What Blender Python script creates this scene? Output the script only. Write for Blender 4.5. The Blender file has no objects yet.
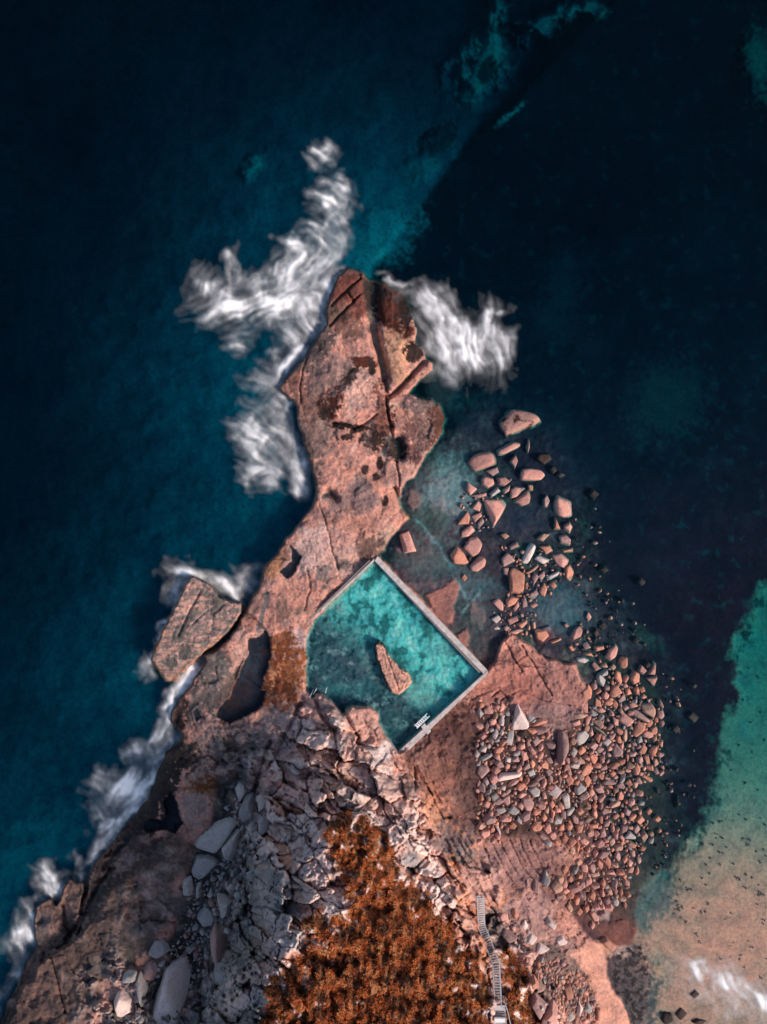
import bpy, bmesh, math, random
import numpy as np
from mathutils import Vector

random.seed(7)
RNG = np.random.default_rng(11)
S = 0.2            # metres per reference pixel at sea level
CX, CY = 383.5, 512.0
H = 137.0          # height of the drone above the sea
PI = math.pi
R = math.radians

sc = bpy.context.scene
COL = sc.collection

# ------------------------------------------------------------------ helpers
def at(px, py, z=0.0):
    f = S * (H - z) / H
    return ((px - CX) * f, (CY - py) * f, z)

def tag(o, label=None, cat=None, group=None, kind=None):
    if label: o['label'] = label
    if cat: o['category'] = cat
    if group: o['group'] = group
    if kind: o['kind'] = kind
    return o

def empty(name, loc):
    o = bpy.data.objects.new(name, None)
    o.location = loc
    COL.objects.link(o)
    return o

def mesh_np(name, V, F, mat, smooth=True, col=None, parent=None, alpha=None):
    """V (n,3), F (m,k) arrays -> one linked object"""
    V = np.ascontiguousarray(V, np.float32); F = np.ascontiguousarray(F, np.int32)
    me = bpy.data.meshes.new(name)
    m, k = F.shape
    me.vertices.add(len(V)); me.vertices.foreach_set('co', V.ravel())
    me.loops.add(m * k); me.loops.foreach_set('vertex_index', F.ravel())
    me.polygons.add(m)
    me.polygons.foreach_set('loop_start', np.arange(0, m * k, k, dtype=np.int32))
    me.polygons.foreach_set('loop_total', np.full(m, k, np.int32))
    me.polygons.foreach_set('use_smooth', np.full(m, smooth, bool))
    me.update(calc_edges=True)
    if col is not None:
        a = me.color_attributes.new('Col', 'FLOAT_COLOR', 'POINT')
        c = np.ones((len(V), 4), np.float32); c[:, :3] = col
        a.data.foreach_set('color', c.ravel())
    if alpha is not None:
        a = me.attributes.new('Alpha', 'FLOAT', 'POINT')
        a.data.foreach_set('value', np.ascontiguousarray(alpha, np.float32))
    me.validate()
    if mat: me.materials.append(mat)
    o = bpy.data.objects.new(name, me)
    COL.objects.link(o)
    if parent: o.parent = parent
    return o

class MB:
    """collects boxes and tubes for one mesh object"""
    def __init__(s): s.v = []; s.f = []
    def prism(s, pts, z0, z1):
        n = len(pts); b = len(s.v)
        z0s = z0 if hasattr(z0, '__len__') else [z0] * n
        z1s = z1 if hasattr(z1, '__len__') else [z1] * n
        s.v += [(p[0], p[1], z) for p, z in zip(pts, z0s)] + [(p[0], p[1], z) for p, z in zip(pts, z1s)]
        s.f.append(tuple(range(b + n - 1, b - 1, -1))); s.f.append(tuple(range(b + n, b + 2 * n)))
        for i in range(n):
            j = (i + 1) % n
            s.f.append((b + i, b + j, b + n + j, b + n + i))
    def bar(s, a, c, w, h=None):
        a = Vector(a); c = Vector(c); h = h or w
        d = (c - a).normalized()
        up = Vector((0, 0, 1)) if abs(d.z) < .95 else Vector((1, 0, 0))
        x = d.cross(up).normalized() * w / 2; y = x.cross(d).normalized() * h / 2
        b = len(s.v)
        for q in (a, c):
            for sx, sy in ((-1, -1), (1, -1), (1, 1), (-1, 1)):
                s.v.append(tuple(q + x * sx + y * sy))
        s.f += [(b, b + 1, b + 2, b + 3), (b + 7, b + 6, b + 5, b + 4)]
        for i in range(4):
            j = (i + 1) % 4
            s.f.append((b + i, b + 4 + i, b + 4 + j, b + j))
    def build(s, name, mat, parent=None, bevel=0.0, origin=None):
        me = bpy.data.meshes.new(name)
        o3 = Vector(origin) if origin else Vector((0, 0, 0))
        me.from_pydata([tuple(Vector(v) - o3) for v in s.v], [], s.f); me.update()
        bm = bmesh.new(); bm.from_mesh(me)
        bmesh.ops.recalc_face_normals(bm, faces=bm.faces)
        if bevel:
            bmesh.ops.bevel(bm, geom=bm.edges[:], offset=bevel, segments=2, affect='EDGES', profile=.6)
        bm.to_mesh(me); bm.free()
        me.materials.append(mat)
        o = bpy.data.objects.new(name, me); COL.objects.link(o)
        if parent: o.parent = parent
        return o

# ------------------------------------------------------------------ noise
def _hash(ix, iy, seed):
    h = (ix.astype(np.int64) * 374761393 + iy.astype(np.int64) * 668265263 + seed * 1442695041) & 0xFFFFFFFF
    h = ((h ^ (h >> 13)) * 1274126177) & 0xFFFFFFFF
    h = ((h ^ (h >> 16)) * 2246822519) & 0xFFFFFFFF
    h = h ^ (h >> 15)
    return (h & 0xFFFFFF).astype(np.float64) / 0xFFFFFF

def perlin(x, y, seed=0):
    x0 = np.floor(x); y0 = np.floor(y)
    fx = x - x0; fy = y - y0
    u = fx * fx * fx * (fx * (fx * 6 - 15) + 10); v = fy * fy * fy * (fy * (fy * 6 - 15) + 10)
    def g(ox, oy):
        a = _hash(x0 + ox, y0 + oy, seed) * 2 * PI
        return np.cos(a) * (fx - ox) + np.sin(a) * (fy - oy)
    a = g(0, 0); b = g(1, 0); c = g(0, 1); d = g(1, 1)
    return (a + u * (b - a) + v * ((c + u * (d - c)) - (a + u * (b - a)))) * 1.5

def fbm(x, y, seed=0, octv=4, gain=.5):
    s = 0; a = 1; t = 0
    for i in range(octv):
        s = s + a * perlin(x, y, seed + i * 17); t += a
        x = x * 2.03 + 11.3; y = y * 2.03 + 5.7; a *= gain
    return s / t * 1.6

def worley(x, y, seed=0):
    ix = np.floor(x); iy = np.floor(y)
    f1 = np.full(x.shape, 9.0); f2 = np.full(x.shape, 9.0)
    cx = np.zeros_like(f1); cy = np.zeros_like(f1); cid = np.zeros_like(f1)
    for ox in (-1, 0, 1):
        for oy in (-1, 0, 1):
            jx = ix + ox; jy = iy + oy
            px = jx + .1 + .8 * _hash(jx, jy, seed); py = jy + .1 + .8 * _hash(jx, jy, seed + 1)
            d = np.hypot(px - x, py - y)
            nw = d < f1
            f2 = np.where(nw, f1, np.minimum(f2, d))
            f1 = np.where(nw, d, f1)
            cx = np.where(nw, px, cx); cy = np.where(nw, py, cy)
            cid = np.where(nw, _hash(jx, jy, seed + 2), cid)
    return f1, f2, cx, cy, cid

def sstep(a, b, x):
    t = np.clip((x - a) / (b - a), 0, 1)
    return t * t * (3 - 2 * t)

def frac(x): return x - np.floor(x)

def sdf(poly, X, Y):
    """signed distance, positive inside"""
    p = np.array(poly, float); n = len(p)
    d2 = np.full(X.shape, 1e18); ins = np.zeros(X.shape, bool)
    for i in range(n):
        a = p[i]; b = p[(i + 1) % n]
        e = b - a; wx = X - a[0]; wy = Y - a[1]
        t = np.clip((wx * e[0] + wy * e[1]) / max(e @ e, 1e-9), 0, 1)
        d2 = np.minimum(d2, (wx - e[0] * t) ** 2 + (wy - e[1] * t) ** 2)
        c = (a[1] > Y) != (b[1] > Y)
        ins ^= c & (X < e[0] * (Y - a[1]) / (e[1] if abs(e[1]) > 1e-9 else 1e-9) + a[0])
    d = np.sqrt(d2)
    return np.where(ins, d, -d)

def line_dist(pts, X, Y):
    d2 = np.full(X.shape, 1e18)
    for a, b in zip(pts[:-1], pts[1:]):
        a = np.array(a, float); b = np.array(b, float); e = b - a
        wx = X - a[0]; wy = Y - a[1]
        t = np.clip((wx * e[0] + wy * e[1]) / max(e @ e, 1e-9), 0, 1)
        d2 = np.minimum(d2, (wx - e[0] * t) ** 2 + (wy - e[1] * t) ** 2)
    return np.sqrt(d2)

def tps(ctrl, X, Y, lam=.02):
    c = np.array(ctrl, float); n = len(c)
    P = c[:, :2] / 100.0
    def U(r2): return np.where(r2 > 1e-12, .5 * r2 * np.log(np.maximum(r2, 1e-12)), 0)
    D = ((P[:, None] - P[None]) ** 2).sum(-1)
    A = np.zeros((n + 3, n + 3)); A[:n, :n] = U(D) + lam * np.eye(n)
    A[:n, n] = 1; A[:n, n + 1:] = P; A[n, :n] = 1; A[n + 1:, :n] = P.T
    w = np.linalg.solve(A, np.r_[c[:, 2], 0, 0, 0])
    # evaluate on a coarse grid, bilinear up
    xs = X[0]; ys = Y[:, 0]
    gx = np.arange(xs[0], xs[-1] + 8, 6.0); gy = np.arange(ys[0], ys[-1] + 8, 6.0)
    GX, GY = np.meshgrid(gx / 100, gy / 100)
    G = w[n] + w[n + 1] * GX + w[n + 2] * GY
    for i in range(n): G += w[i] * U((GX - P[i, 0]) ** 2 + (GY - P[i, 1]) ** 2)
    fx = (X - gx[0]) / 6; fy = (Y - gy[0]) / 6
    ix = np.clip(fx.astype(int), 0, len(gx) - 2); iy = np.clip(fy.astype(int), 0, len(gy) - 2)
    fx = fx - ix; fy = fy - iy
    return (G[iy, ix] * (1 - fx) + G[iy, ix + 1] * fx) * (1 - fy) + (G[iy + 1, ix] * (1 - fx) + G[iy + 1, ix + 1] * fx) * fy

# ------------------------------------------------------------------ materials
def new_mat(name):
    m = bpy.data.materials.new(name); m.use_nodes = True
    nt = m.node_tree; nt.nodes.clear()
    out = nt.nodes.new('ShaderNodeOutputMaterial')
    return m, nt, out

def N(nt, t, **kw):
    n = nt.nodes.new(t)
    for k, v in kw.items():
        if k.startswith('i_'):
            n.inputs[k[2:].replace('_', ' ')].default_value = v
        else: setattr(n, k, v)
    return n

def L(nt, a, ao, b, bi): nt.links.new(a.outputs[ao], b.inputs[bi])

def mixrgb(nt, mode, a, b, fac):
    n = nt.nodes.new('ShaderNodeMix'); n.data_type = 'RGBA'; n.blend_type = mode
    for sock, v in ((n.inputs[0], fac), (n.inputs[6], a), (n.inputs[7], b)):
        if hasattr(v, 'is_linked'): nt.links.new(v, sock)
        elif isinstance(v, (int, float)): sock.default_value = v
        else: sock.default_value = (*v, 1)
    return n.outputs[2]

def ramp(nt, src, stops):
    r = nt.nodes.new('ShaderNodeValToRGB')
    el = r.color_ramp.elements
    while len(el) < len(stops): el.new(.5)
    for e, (p, c) in zip(el, stops):
        e.position = p; e.color = (*c, 1) if len(c) == 3 else c
    nt.links.new(src, r.inputs[0])
    return r.outputs[0]

def grey(v): return (v, v, v)

def terrain_mat(name, bump=.5, detail=True):
    m, nt, out = new_mat(name)
    b = N(nt, 'ShaderNodeBsdfPrincipled', i_Roughness=.9)
    b.inputs['Specular IOR Level'].default_value = .08
    at_ = N(nt, 'ShaderNodeAttribute', attribute_name='Col')
    tc = N(nt, 'ShaderNodeTexCoord')
    n1 = N(nt, 'ShaderNodeTexNoise', i_Scale=1.4, i_Detail=6.0, i_Roughness=.65); L(nt, tc, 'Object', n1, 'Vector')
    n2 = N(nt, 'ShaderNodeTexNoise', i_Scale=5.0, i_Detail=4.0, i_Roughness=.7); L(nt, tc, 'Object', n2, 'Vector')
    n3 = N(nt, 'ShaderNodeTexNoise', i_Scale=.35, i_Detail=4.0); L(nt, tc, 'Object', n3, 'Vector')
    c1 = ramp(nt, n1.outputs[0], [(.3, grey(.74)), (.5, grey(1)), (.72, (1.24, 1.22, 1.2))])
    c2 = ramp(nt, n2.outputs[0], [(.3, grey(.6)), (.45, grey(1)), (.7, grey(1.22))])
    c3 = ramp(nt, n3.outputs[0], [(.32, (.72, .76, .80)), (.5, (1, 1, 1)), (.68, (1.22, 1.14, 1.08))])
    c = mixrgb(nt, 'MULTIPLY', at_.outputs[0], c1, 1.0)
    c = mixrgb(nt, 'MULTIPLY', c, c2, 1.0)
    c = mixrgb(nt, 'MULTIPLY', c, c3, 1.0)
    nt.links.new(c, b.inputs['Base Color'])
    bp = N(nt, 'ShaderNodeBump', i_Strength=bump, i_Distance=.25); L(nt, n1, 0, bp, 'Height')
    bp2 = N(nt, 'ShaderNodeBump', i_Strength=bump * .8, i_Distance=.06); L(nt, n2, 0, bp2, 'Height'); L(nt, bp, 0, bp2, 'Normal')
    L(nt, bp2, 0, b, 'Normal')
    L(nt, b, 0, out, 0)
    return m

def rock_mat(name, c, c_dark, spots=None):
    m, nt, out = new_mat(name)
    b = N(nt, 'ShaderNodeBsdfPrincipled', i_Roughness=.82)
    b.inputs['Specular IOR Level'].default_value = .3
    tc = N(nt, 'ShaderNodeTexCoord'); oi = N(nt, 'ShaderNodeObjectInfo')
    ad = N(nt, 'ShaderNodeVectorMath', operation='ADD'); L(nt, tc, 'Object', ad, 0); L(nt, oi, 'Location', ad, 1)
    n1 = N(nt, 'ShaderNodeTexNoise', i_Scale=1.1, i_Detail=6.0, i_Roughness=.65); L(nt, ad, 0, n1, 'Vector')
    n2 = N(nt, 'ShaderNodeTexNoise', i_Scale=5.5, i_Detail=4.0, i_Roughness=.7); L(nt, ad, 0, n2, 'Vector')
    col = ramp(nt, n1.outputs[0], [(.30, c_dark), (.47, c), (.62, c), (.8, tuple(min(1, x * 1.3) for x in c))])
    v = ramp(nt, oi.outputs['Random'], [(0, (.70, .70, .71)), (.5, (1, 1, 1)), (1, (1.22, 1.16, 1.1))])
    col = mixrgb(nt, 'MULTIPLY', col, v, 1.0)
    v2 = ramp(nt, n2.outputs[0], [(.3, grey(.65)), (.5, grey(1)), (.72, grey(1.2))])
    col = mixrgb(nt, 'MULTIPLY', col, v2, 1.0)
    if spots:
        n3 = N(nt, 'ShaderNodeTexNoise', i_Scale=.45, i_Detail=5.0, i_Roughness=.6); L(nt, ad, 0, n3, 'Vector')
        f = ramp(nt, n3.outputs[0], [(.5, grey(0)), (.58, grey(1))])
        col = mixrgb(nt, 'MIX', col, spots, f)
    nt.links.new(col, b.inputs['Base Color'])
    bp = N(nt, 'ShaderNodeBump', i_Strength=.6, i_Distance=.15); L(nt, n1, 0, bp, 'Height')
    bp2 = N(nt, 'ShaderNodeBump', i_Strength=.5, i_Distance=.05); L(nt, n2, 0, bp2, 'Height'); L(nt, bp, 0, bp2, 'Normal')
    L(nt, bp2, 0, b, 'Normal'); L(nt, b, 0, out, 0)
    return m

def simple_mat(name, c, rough=.7, noise=.25, scale=3.0, metal=0.0):
    m, nt, out = new_mat(name)
    b = N(nt, 'ShaderNodeBsdfPrincipled', i_Roughness=rough, i_Metallic=metal)
    tc = N(nt, 'ShaderNodeTexCoord')
    n1 = N(nt, 'ShaderNodeTexNoise', i_Scale=scale, i_Detail=6.0, i_Roughness=.65); L(nt, tc, 'Object', n1, 'Vector')
    v = ramp(nt, n1.outputs[0], [(.3, grey(1 - noise * 1.4)), (.5, grey(1)), (.7, grey(1 + noise))])
    col = mixrgb(nt, 'MULTIPLY', c, v, 1.0)
    nt.links.new(col, b.inputs['Base Color'])
    bp = N(nt, 'ShaderNodeBump', i_Strength=.3, i_Distance=.03); L(nt, n1, 0, bp, 'Height'); L(nt, bp, 0, b, 'Normal')
    L(nt, b, 0, out, 0)
    return m

def water_mat(name, tint, scat, scat_w, absorb, bump=.12, wave=.25, patch=True):
    """clear surface that reflects by fresnel, some light scattered back, absorbing body"""
    m, nt, out = new_mat(name)
    tr = N(nt, 'ShaderNodeBsdfTransparent'); tr.inputs[0].default_value = (*tint, 1)
    df = N(nt, 'ShaderNodeBsdfDiffuse')
    gl = N(nt, 'ShaderNodeBsdfGlossy', i_Roughness=.12)
    tc = N(nt, 'ShaderNodeTexCoord')
    n1 = N(nt, 'ShaderNodeTexNoise', i_Scale=wave, i_Detail=5.0, i_Roughness=.55); L(nt, tc, 'Object', n1, 'Vector')
    bp = N(nt, 'ShaderNodeBump', i_Strength=bump, i_Distance=1.0); L(nt, n1, 0, bp, 'Height')
    L(nt, bp, 0, gl, 'Normal')
    if patch:
        n2 = N(nt, 'ShaderNodeTexNoise', i_Scale=.028, i_Detail=5.0, i_Roughness=.6); L(nt, tc, 'Object', n2, 'Vector')
        c = ramp(nt, n2.outputs[0], [(.35, tuple(x * .55 for x in scat)), (.65, tuple(x * 1.35 for x in scat))])
        nt.links.new(c, df.inputs[0])
    else: df.inputs[0].default_value = (*scat, 1)
    mx = N(nt, 'ShaderNodeMixShader'); mx.inputs[0].default_value = scat_w
    L(nt, tr, 0, mx, 1); L(nt, df, 0, mx, 2)
    lw = N(nt, 'ShaderNodeLayerWeight'); lw.inputs[0].default_value = .5; L(nt, bp, 0, lw, 'Normal')
    pw = N(nt, 'ShaderNodeMath', operation='POWER'); L(nt, lw, 'Facing', pw, 0); pw.inputs[1].default_value = 5
    fr = N(nt, 'ShaderNodeMath', operation='MULTIPLY_ADD'); L(nt, pw, 0, fr, 0); fr.inputs[1].default_value = .98; fr.inputs[2].default_value = .005
    mx2 = N(nt, 'ShaderNodeMixShader'); L(nt, fr, 0, mx2, 0); L(nt, mx, 0, mx2, 1); L(nt, gl, 0, mx2, 2)
    L(nt, mx2, 0, out, 'Surface')
    if absorb:
        va = N(nt, 'ShaderNodeVolumeAbsorption')
        d = max(absorb)
        va.inputs['Color'].default_value = (*[1 - a / d for a in absorb], 1)
        va.inputs['Density'].default_value = d
        L(nt, va, 0, out, 'Volume')
    return m

def foam_mat(name, c=(.94, .96, .98)):
    m, nt, out = new_mat(name)
    tr = N(nt, 'ShaderNodeBsdfTransparent'); df = N(nt, 'ShaderNodeBsdfDiffuse')
    df.inputs[0].default_value = (*c, 1)
    a = N(nt, 'ShaderNodeAttribute', attribute_name='Alpha')
    mx = N(nt, 'ShaderNodeMixShader')
    L(nt, a, 'Fac', mx, 0); L(nt, tr, 0, mx, 1); L(nt, df, 0, mx, 2); L(nt, mx, 0, out, 0)
    return m

M_ROCK = terrain_mat('weathered_sandstone', .65)
M_BED = terrain_mat('reef_and_sand_floor', .3)
M_SAND = terrain_mat('beach_sand', .12)
M_SEA = water_mat('sea_water', (.96, .98, .985), (.002, .06, .11), .035, (.75, .14, .115))
M_POOL = water_mat('pool_water', (.88, .98, .98), (.02, .20, .26), .022, (.34, .035, .035), bump=.08, wave=.8, patch=False)
M_TIDE = water_mat('tide_pool_water', (.50, .56, .66), (.03, .04, .06), .2, None, bump=.03, wave=.5, patch=False)
M_FOAM = foam_mat('sea_foam')
M_CONC = simple_mat('pale_concrete', (.46, .41, .40), .85, .28, 1.2)
M_CONC2 = simple_mat('stained_concrete', (.20, .17, .165), .85, .3, 1.5)
M_STEEL = simple_mat('painted_rail', (.62, .63, .65), .4, .08, 4)
M_TREAD = simple_mat('grey_tread', (.33, .31, .315), .7, .25, 3)
M_TREADL = simple_mat('pale_tread', (.60, .56, .56), .7, .2, 3)
M_WHITE = simple_mat('white_paint', (.78, .80, .82), .5, .06, 4)
RM = {
 'p': rock_mat('pink_boulder', (.52, .265, .225), (.31, .155, .13)),
 'o': rock_mat('rust_boulder', (.52, .235, .165), (.30, .13, .095)),
 'g': rock_mat('grey_boulder', (.37, .335, .32), (.23, .21, .20)),
 'w': rock_mat('pale_boulder', (.64, .51, .475), (.46, .35, .325)),
 'd': rock_mat('dark_boulder', (.06, .035, .03), (.02, .016, .016)),
 't': rock_mat('tan_boulder', (.43, .26, .20), (.26, .155, .12)),
 'm': rock_mat('mauve_boulder', (.36, .22, .205), (.21, .135, .13)),
 'y': rock_mat('weedy_boulder', (.40, .22, .18), (.2, .12, .1), spots=(.055, .022, .018)),
}

# ------------------------------------------------------------------ terrain (reference pixel grid -> world)
X0, X1, Y0, Y1 = -70, 840, -70, 1100
xs = np.arange(X0, X1 + 1.0); ys = np.arange(Y0, Y1 + 1.0)
X, Y = np.meshgrid(xs, ys)
wn1 = fbm(X / 14, Y / 14, 3, 4); wn2 = fbm(X / 14, Y / 14, 57, 4)
XW = X + 2.2 * wn1; YW = Y + 2.2 * wn2
NF = fbm(X / 5, Y / 5, 91, 3)              # fine
NM = fbm(X / 18, Y / 18, 101, 4)           # medium
NL = fbm(X / 60, Y / 60, 111, 4)           # large

COAST = [(346,268),(358,269),(368,278),(384,284),(402,290),(413,316),(417,330),(415,344),(422,348),(427,358),(434,364),(432,372),(420,380),(408,394),
 (425,398),(440,404),(446,418),(443,432),(432,446),(422,461),(414,475),(402,487),(399,500),(402,510),(408,518),(398,530),(386,544),(378,556),
 (432,612),(487,670),(497,660),(500,645),(508,634),(522,640),(548,660),(575,664),(588,690),(582,722),(572,745),(585,790),(592,850),(585,880),
 (565,905),(590,940),(604,970),(618,1010),(630,1040),(650,1140),(-110,1140),(-60,1100),(0,1024),(8,1005),(20,980),(32,955),(36,945),(34,920),(38,905),
 (52,897),(57,905),(61,900),(68,878),(84,882),(82,905),(86,893),(90,870),(100,855),(115,840),(130,820),(143,805),(153,785),(160,765),(165,752),
 (178,745),(180,735),(171,722),(171,712),(178,700),(190,685),(205,662),(203,655),(215,650),(228,640),(238,625),(243,612),(250,600),(258,585),
 (266,565),(280,548),(292,532),(305,515),(316,497),(317,490),(310,465),(303,440),(298,420),(297,405),(290,400),(277,389),(300,362),(315,340),
 (327,322),(326,310),(330,290),(338,277)]
CTRL = [(346,275,1.3),(320,350,2.2),(290,388,1.6),(350,400,3),(400,320,1.9),(400,360,2.4),(400,400,2),(430,425,1.0),(340,450,3),(380,470,2.5),
 (330,500,2.6),(300,540,2.8),(350,540,2.5),(280,590,2.8),(300,620,2.7),(260,600,2.2),(225,650,2.1),(200,690,2.2),(240,690,1.9),(285,680,2.7),
 (180,720,1.2),(315,700,4.5),(360,715,4.5),(330,740,8),(300,780,12),(345,780,12),(312,830,20),(304,890,26),(352,900,23.5),(296,960,29),(362,960,27),(284,1024,32),(350,1024,29.5),(345,1100,34),
 (385,770,6.5),(400,830,13),(425,880,13),(430,950,20),(440,1010,23),(470,860,4.8),(480,895,5.2),(487,930,7.5),(495,970,11),(498,1010,14.5),(500,1080,20),
 (520,960,6),(540,1000,7),(520,920,4),(560,940,2.2),(430,760,2.4),(460,800,2.5),(440,830,4),(500,870,2.9),(520,800,2.0),(470,720,2.0),(540,690,1.7),
 (565,800,1.1),(585,860,.6),(570,900,1),(600,960,.9),(600,1020,1.6),(560,1010,4),(600,1090,3),(640,1090,1),
 (270,755,5.5),(230,750,3.6),(200,740,3),(190,790,3.5),(160,780,1.3),(240,800,4),(270,830,8),(230,860,3.8),(200,830,3.6),(170,860,4.2),(210,920,4.6),
 (226,950,6.5),(205,1000,7),(150,920,4),(150,1000,5),(110,900,3.5),(70,960,3.2),(40,1000,2.6),(50,925,2.2),(130,840,1.3),(100,1024,5),
 (274,895,24),(244,885,7.5),(262,1000,30),(244,985,25.5),(218,985,9),(268,940,26.5),(244,935,9.5),(230,1012,23),(206,1034,12),(190,1010,6),(210,960,4.5),(0,1060,2.5),(100,1100,6),(-50,1120,2.0),
 (345,620,1.0),(420,660,1.0),(400,720,1.2)]
dP = sdf(COAST, XW, YW)
base = tps(CTRL, X, Y)

# sea floor depth: deep west and north, which also imitates vignetted frame corners, reef shelf east, sand bay south-east
SANDB = [(800,545),(764,585),(741,625),(729,652),(735,690),(720,735),(714,790),(698,826),(676,848),(648,872),(630,900),(622,930),(632,960),(636,1010),(640,1140),(900,1140),(900,560)]
SHELF = [(396,480),(425,445),(455,405),(500,392),(560,425),(595,500),(602,560),(625,610),(668,655),(680,760),(685,840),(668,880),(648,915),(668,960),(668,1010),(690,1140),(400,1140),(380,600)]
XV = X + 11 * fbm(X / 24, Y / 24, 203, 6, .6); YV = Y + 11 * fbm(X / 24, Y / 24, 207, 6, .6)
dS = sdf(SANDB, XV, YV); dQ = sdf(SHELF, XV, YV)
side = -sdf([(-200,-200),(810,-200),(480,130),(373,268),(360,420),(330,560),(230,720),(120,900),(40,1200),(-200,1200)], X + 2 * wn1, Y + 2 * wn2)   # >0 : east of the straight reef edge
east = sstep(-5, 5, side)
z_west = -1.8 - 2.0 * np.clip(-dP / 90, 0, 1) ** .7 - 6.5 * sstep(50, 330, -dP) + .9 * NL + .25 * NM
z_reef = -1.25 + .3 * NL + .15 * NM - 3.6 * sstep(600, 40, Y)
zs = z_west * (1 - east) + z_reef * east
zsand = tps([(767,600,-2.4),(760,700,-1.7),(740,800,-.85),(755,845,-.38),(690,900,-.14),(660,960,-.08),(767,900,-.12),(767,980,-.08),(700,1000,-.08),(640,1000,-.05),(720,1060,-.2),(800,1100,-.2),(820,560,-2.8),(820,800,-1.2)], X, Y)
for cx, cy, rx, ry, an in ((482,64,26,38,20),(548,22,30,12,-25),(590,8,16,10,0),(495,18,12,22,10),(512,112,18,4,-42),(255,165,8,16,30),(385,235,22,34,45),(430,160,14,26,40),(752,60,14,30,0),(668,400,34,40,25),(560,300,18,40,10)):
    a_ = R(an); dx = X + 6 * wn1 - cx; dy = Y + 6 * wn2 - cy
    q = np.sqrt(((dx * math.cos(a_) + dy * math.sin(a_)) / rx) ** 2 + ((-dx * math.sin(a_) + dy * math.cos(a_)) / ry) ** 2)
    k = sstep(1.6, .3, q + .5 * NM) * (.75 if cx < 600 or cx > 740 else .45); zs = zs * (1 - k) + np.maximum(zs, -3.4) * k
a = sstep(-6, 14, dS); zs = zs * (1 - a) + (zsand + .05 * NM) * a
zshelf = tps([(430,480,-.4),(450,560,-.3),(470,620,-.3),(420,560,-.25),(480,420,-1.0),(560,470,-1.0),(560,560,-.6),(600,640,-.6),(540,610,-.4),(500,590,-.35),
 (600,700,-.3),(650,700,-.6),(600,780,-.12),(650,800,-.45),(610,860,-.08),(660,860,-.5),(620,920,.05),(640,960,-.05),(600,960,.5),(650,1000,-.1),(650,1080,.0)], X, Y)
a = sstep(-14, 22, dQ); zs = zs * (1 - a) + (zshelf + .22 * NM + .12 * NF) * a

# blocky relief of the cliffs
VEG = [[(328,822),(348,812),(372,820),(392,842),(398,872),(415,884),(432,898),(446,920),(462,940),(482,965),(490,1000),(492,1040),(495,1130),(250,1130),(262,1020),(268,990),(288,962),(312,942),(300,926),(318,914),(345,918),(350,900),(340,872),(326,850)],
       [(500,948),(512,946),(524,965),(530,985),(545,1024),(560,1130),(506,1130),(503,1005),(500,975)]]
vpre = np.maximum(sdf(VEG[0], XW, YW), sdf(VEG[1], XW, YW)); vsm = sstep(-6, 10, vpre)
zl = base.copy()
cliff = sstep(3.2, 8.0, base + 1.5 * NM) * sstep(0, 12, dP)
ca, sa = math.cos(R(35)), math.sin(R(35))
U_ = (XW * ca + YW * sa); V_ = (-XW * sa + YW * ca)
def blocks(u, v, su, sv, seed, amp, crack, cw):
    f1, f2, cx, cy, cid = worley(u / su, v / sv, seed)
    tx = frac(cid * 7.13) - .5; ty = frac(cid * 13.7) - .5
    h = amp * ((cid - .5) * 1.3 + 1.9 * (tx * (u / su - cx) + ty * (v / sv - cy)))
    return h - crack * np.exp(-((f2 - f1) / cw) ** 2), f2 - f1, cid
UC = U_ + 5 * fbm(X / 30, Y / 30, 341, 3); VC = V_ + 5 * fbm(X / 30, Y / 30, 347, 3)
bigm = sstep(-.3, .3, NL)
b1, e1, id1 = blocks(UC, VC, 30, 19, 301, 3.8, 1.2, .06)
b2, e2, id2 = blocks(UC, VC, 13, 8.5, 311, 1.9, .35, .08)
b3, e3, id3 = blocks(XW, YW, 5.5, 4.5, 321, .55, .1, .12)
rdg = 1 - np.abs(fbm(U_ / 10, V_ / 26, 353, 4)) * 2
streak = fbm(X / 7 + Y / 60, Y / 26, 361, 4)
zl += vsm * cliff * (.9 * streak + 1.1 * NM + .5 * fbm(X / 9, Y / 12, 367, 3))
flank0 = sstep(395, 425, X - (Y - 760) * .35) * sstep(500, 470, X - (Y - 900) * .1) * sstep(735, 780, Y)
zl += (1 - .72 * vsm) * (1 - .6 * flank0) * cliff * (b1 + b2 * (.35 + .9 * bigm) + b3 * (.5 + .6 * bigm) + .5 * rdg)
# strata ribs running down the sunny flank
flank = sstep(395, 425, X - (Y - 760) * .35) * sstep(500, 470, X - (Y - 900) * .1) * sstep(735, 780, Y) * sstep(0, 10, dP)
ca2, sa2 = math.cos(R(58)), math.sin(R(58))
RU = X * ca2 + Y * sa2; RV = -X * sa2 + Y * ca2
rib = fbm(RU / 34, RV / 4.5, 401, 4)
zl += flank * (rib * 1.1) * sstep(2.2, 4.5, base)
# rocky left foreland and outcrop (knobbly)
knob = sstep(300, 270, X) * sstep(690, 730, Y) * sstep(0, 8, dP)
kb, ke, kid = blocks(XW + 4 * wn2, YW + 4 * wn1, 15, 10, 331, 1.0, .12, .12)
knob2 = knob * np.exp(-(((X - 232) / 48) ** 2 + ((Y - 757) / 36) ** 2))
zl += knob2 * (kb * 1.8 + 1.3 * NM + .5 * NF) + knob * (.5 * NM + .07 * b3) + knob2 * .25 * b3
UP = [(185,826),(160,846),(138,862),(122,880),(108,893),(102,908),(92,922),(80,934),(70,944),(58,950),(50,958),(38,965),(26,985),(0,1040),(-60,1150),(120,1150),(150,1000),(210,900)]
dU = sdf(UP, XW + 1.5 * wn2, YW + 1.5 * wn1)
zl += 1.5 * sstep(-1.2, 1.2, dU) * (X < 200) * sstep(205, 165, X) - .5 * (X < 130) * sstep(0, -6, dU) * sstep(0, 4, dP) * (Y > 800)
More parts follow.
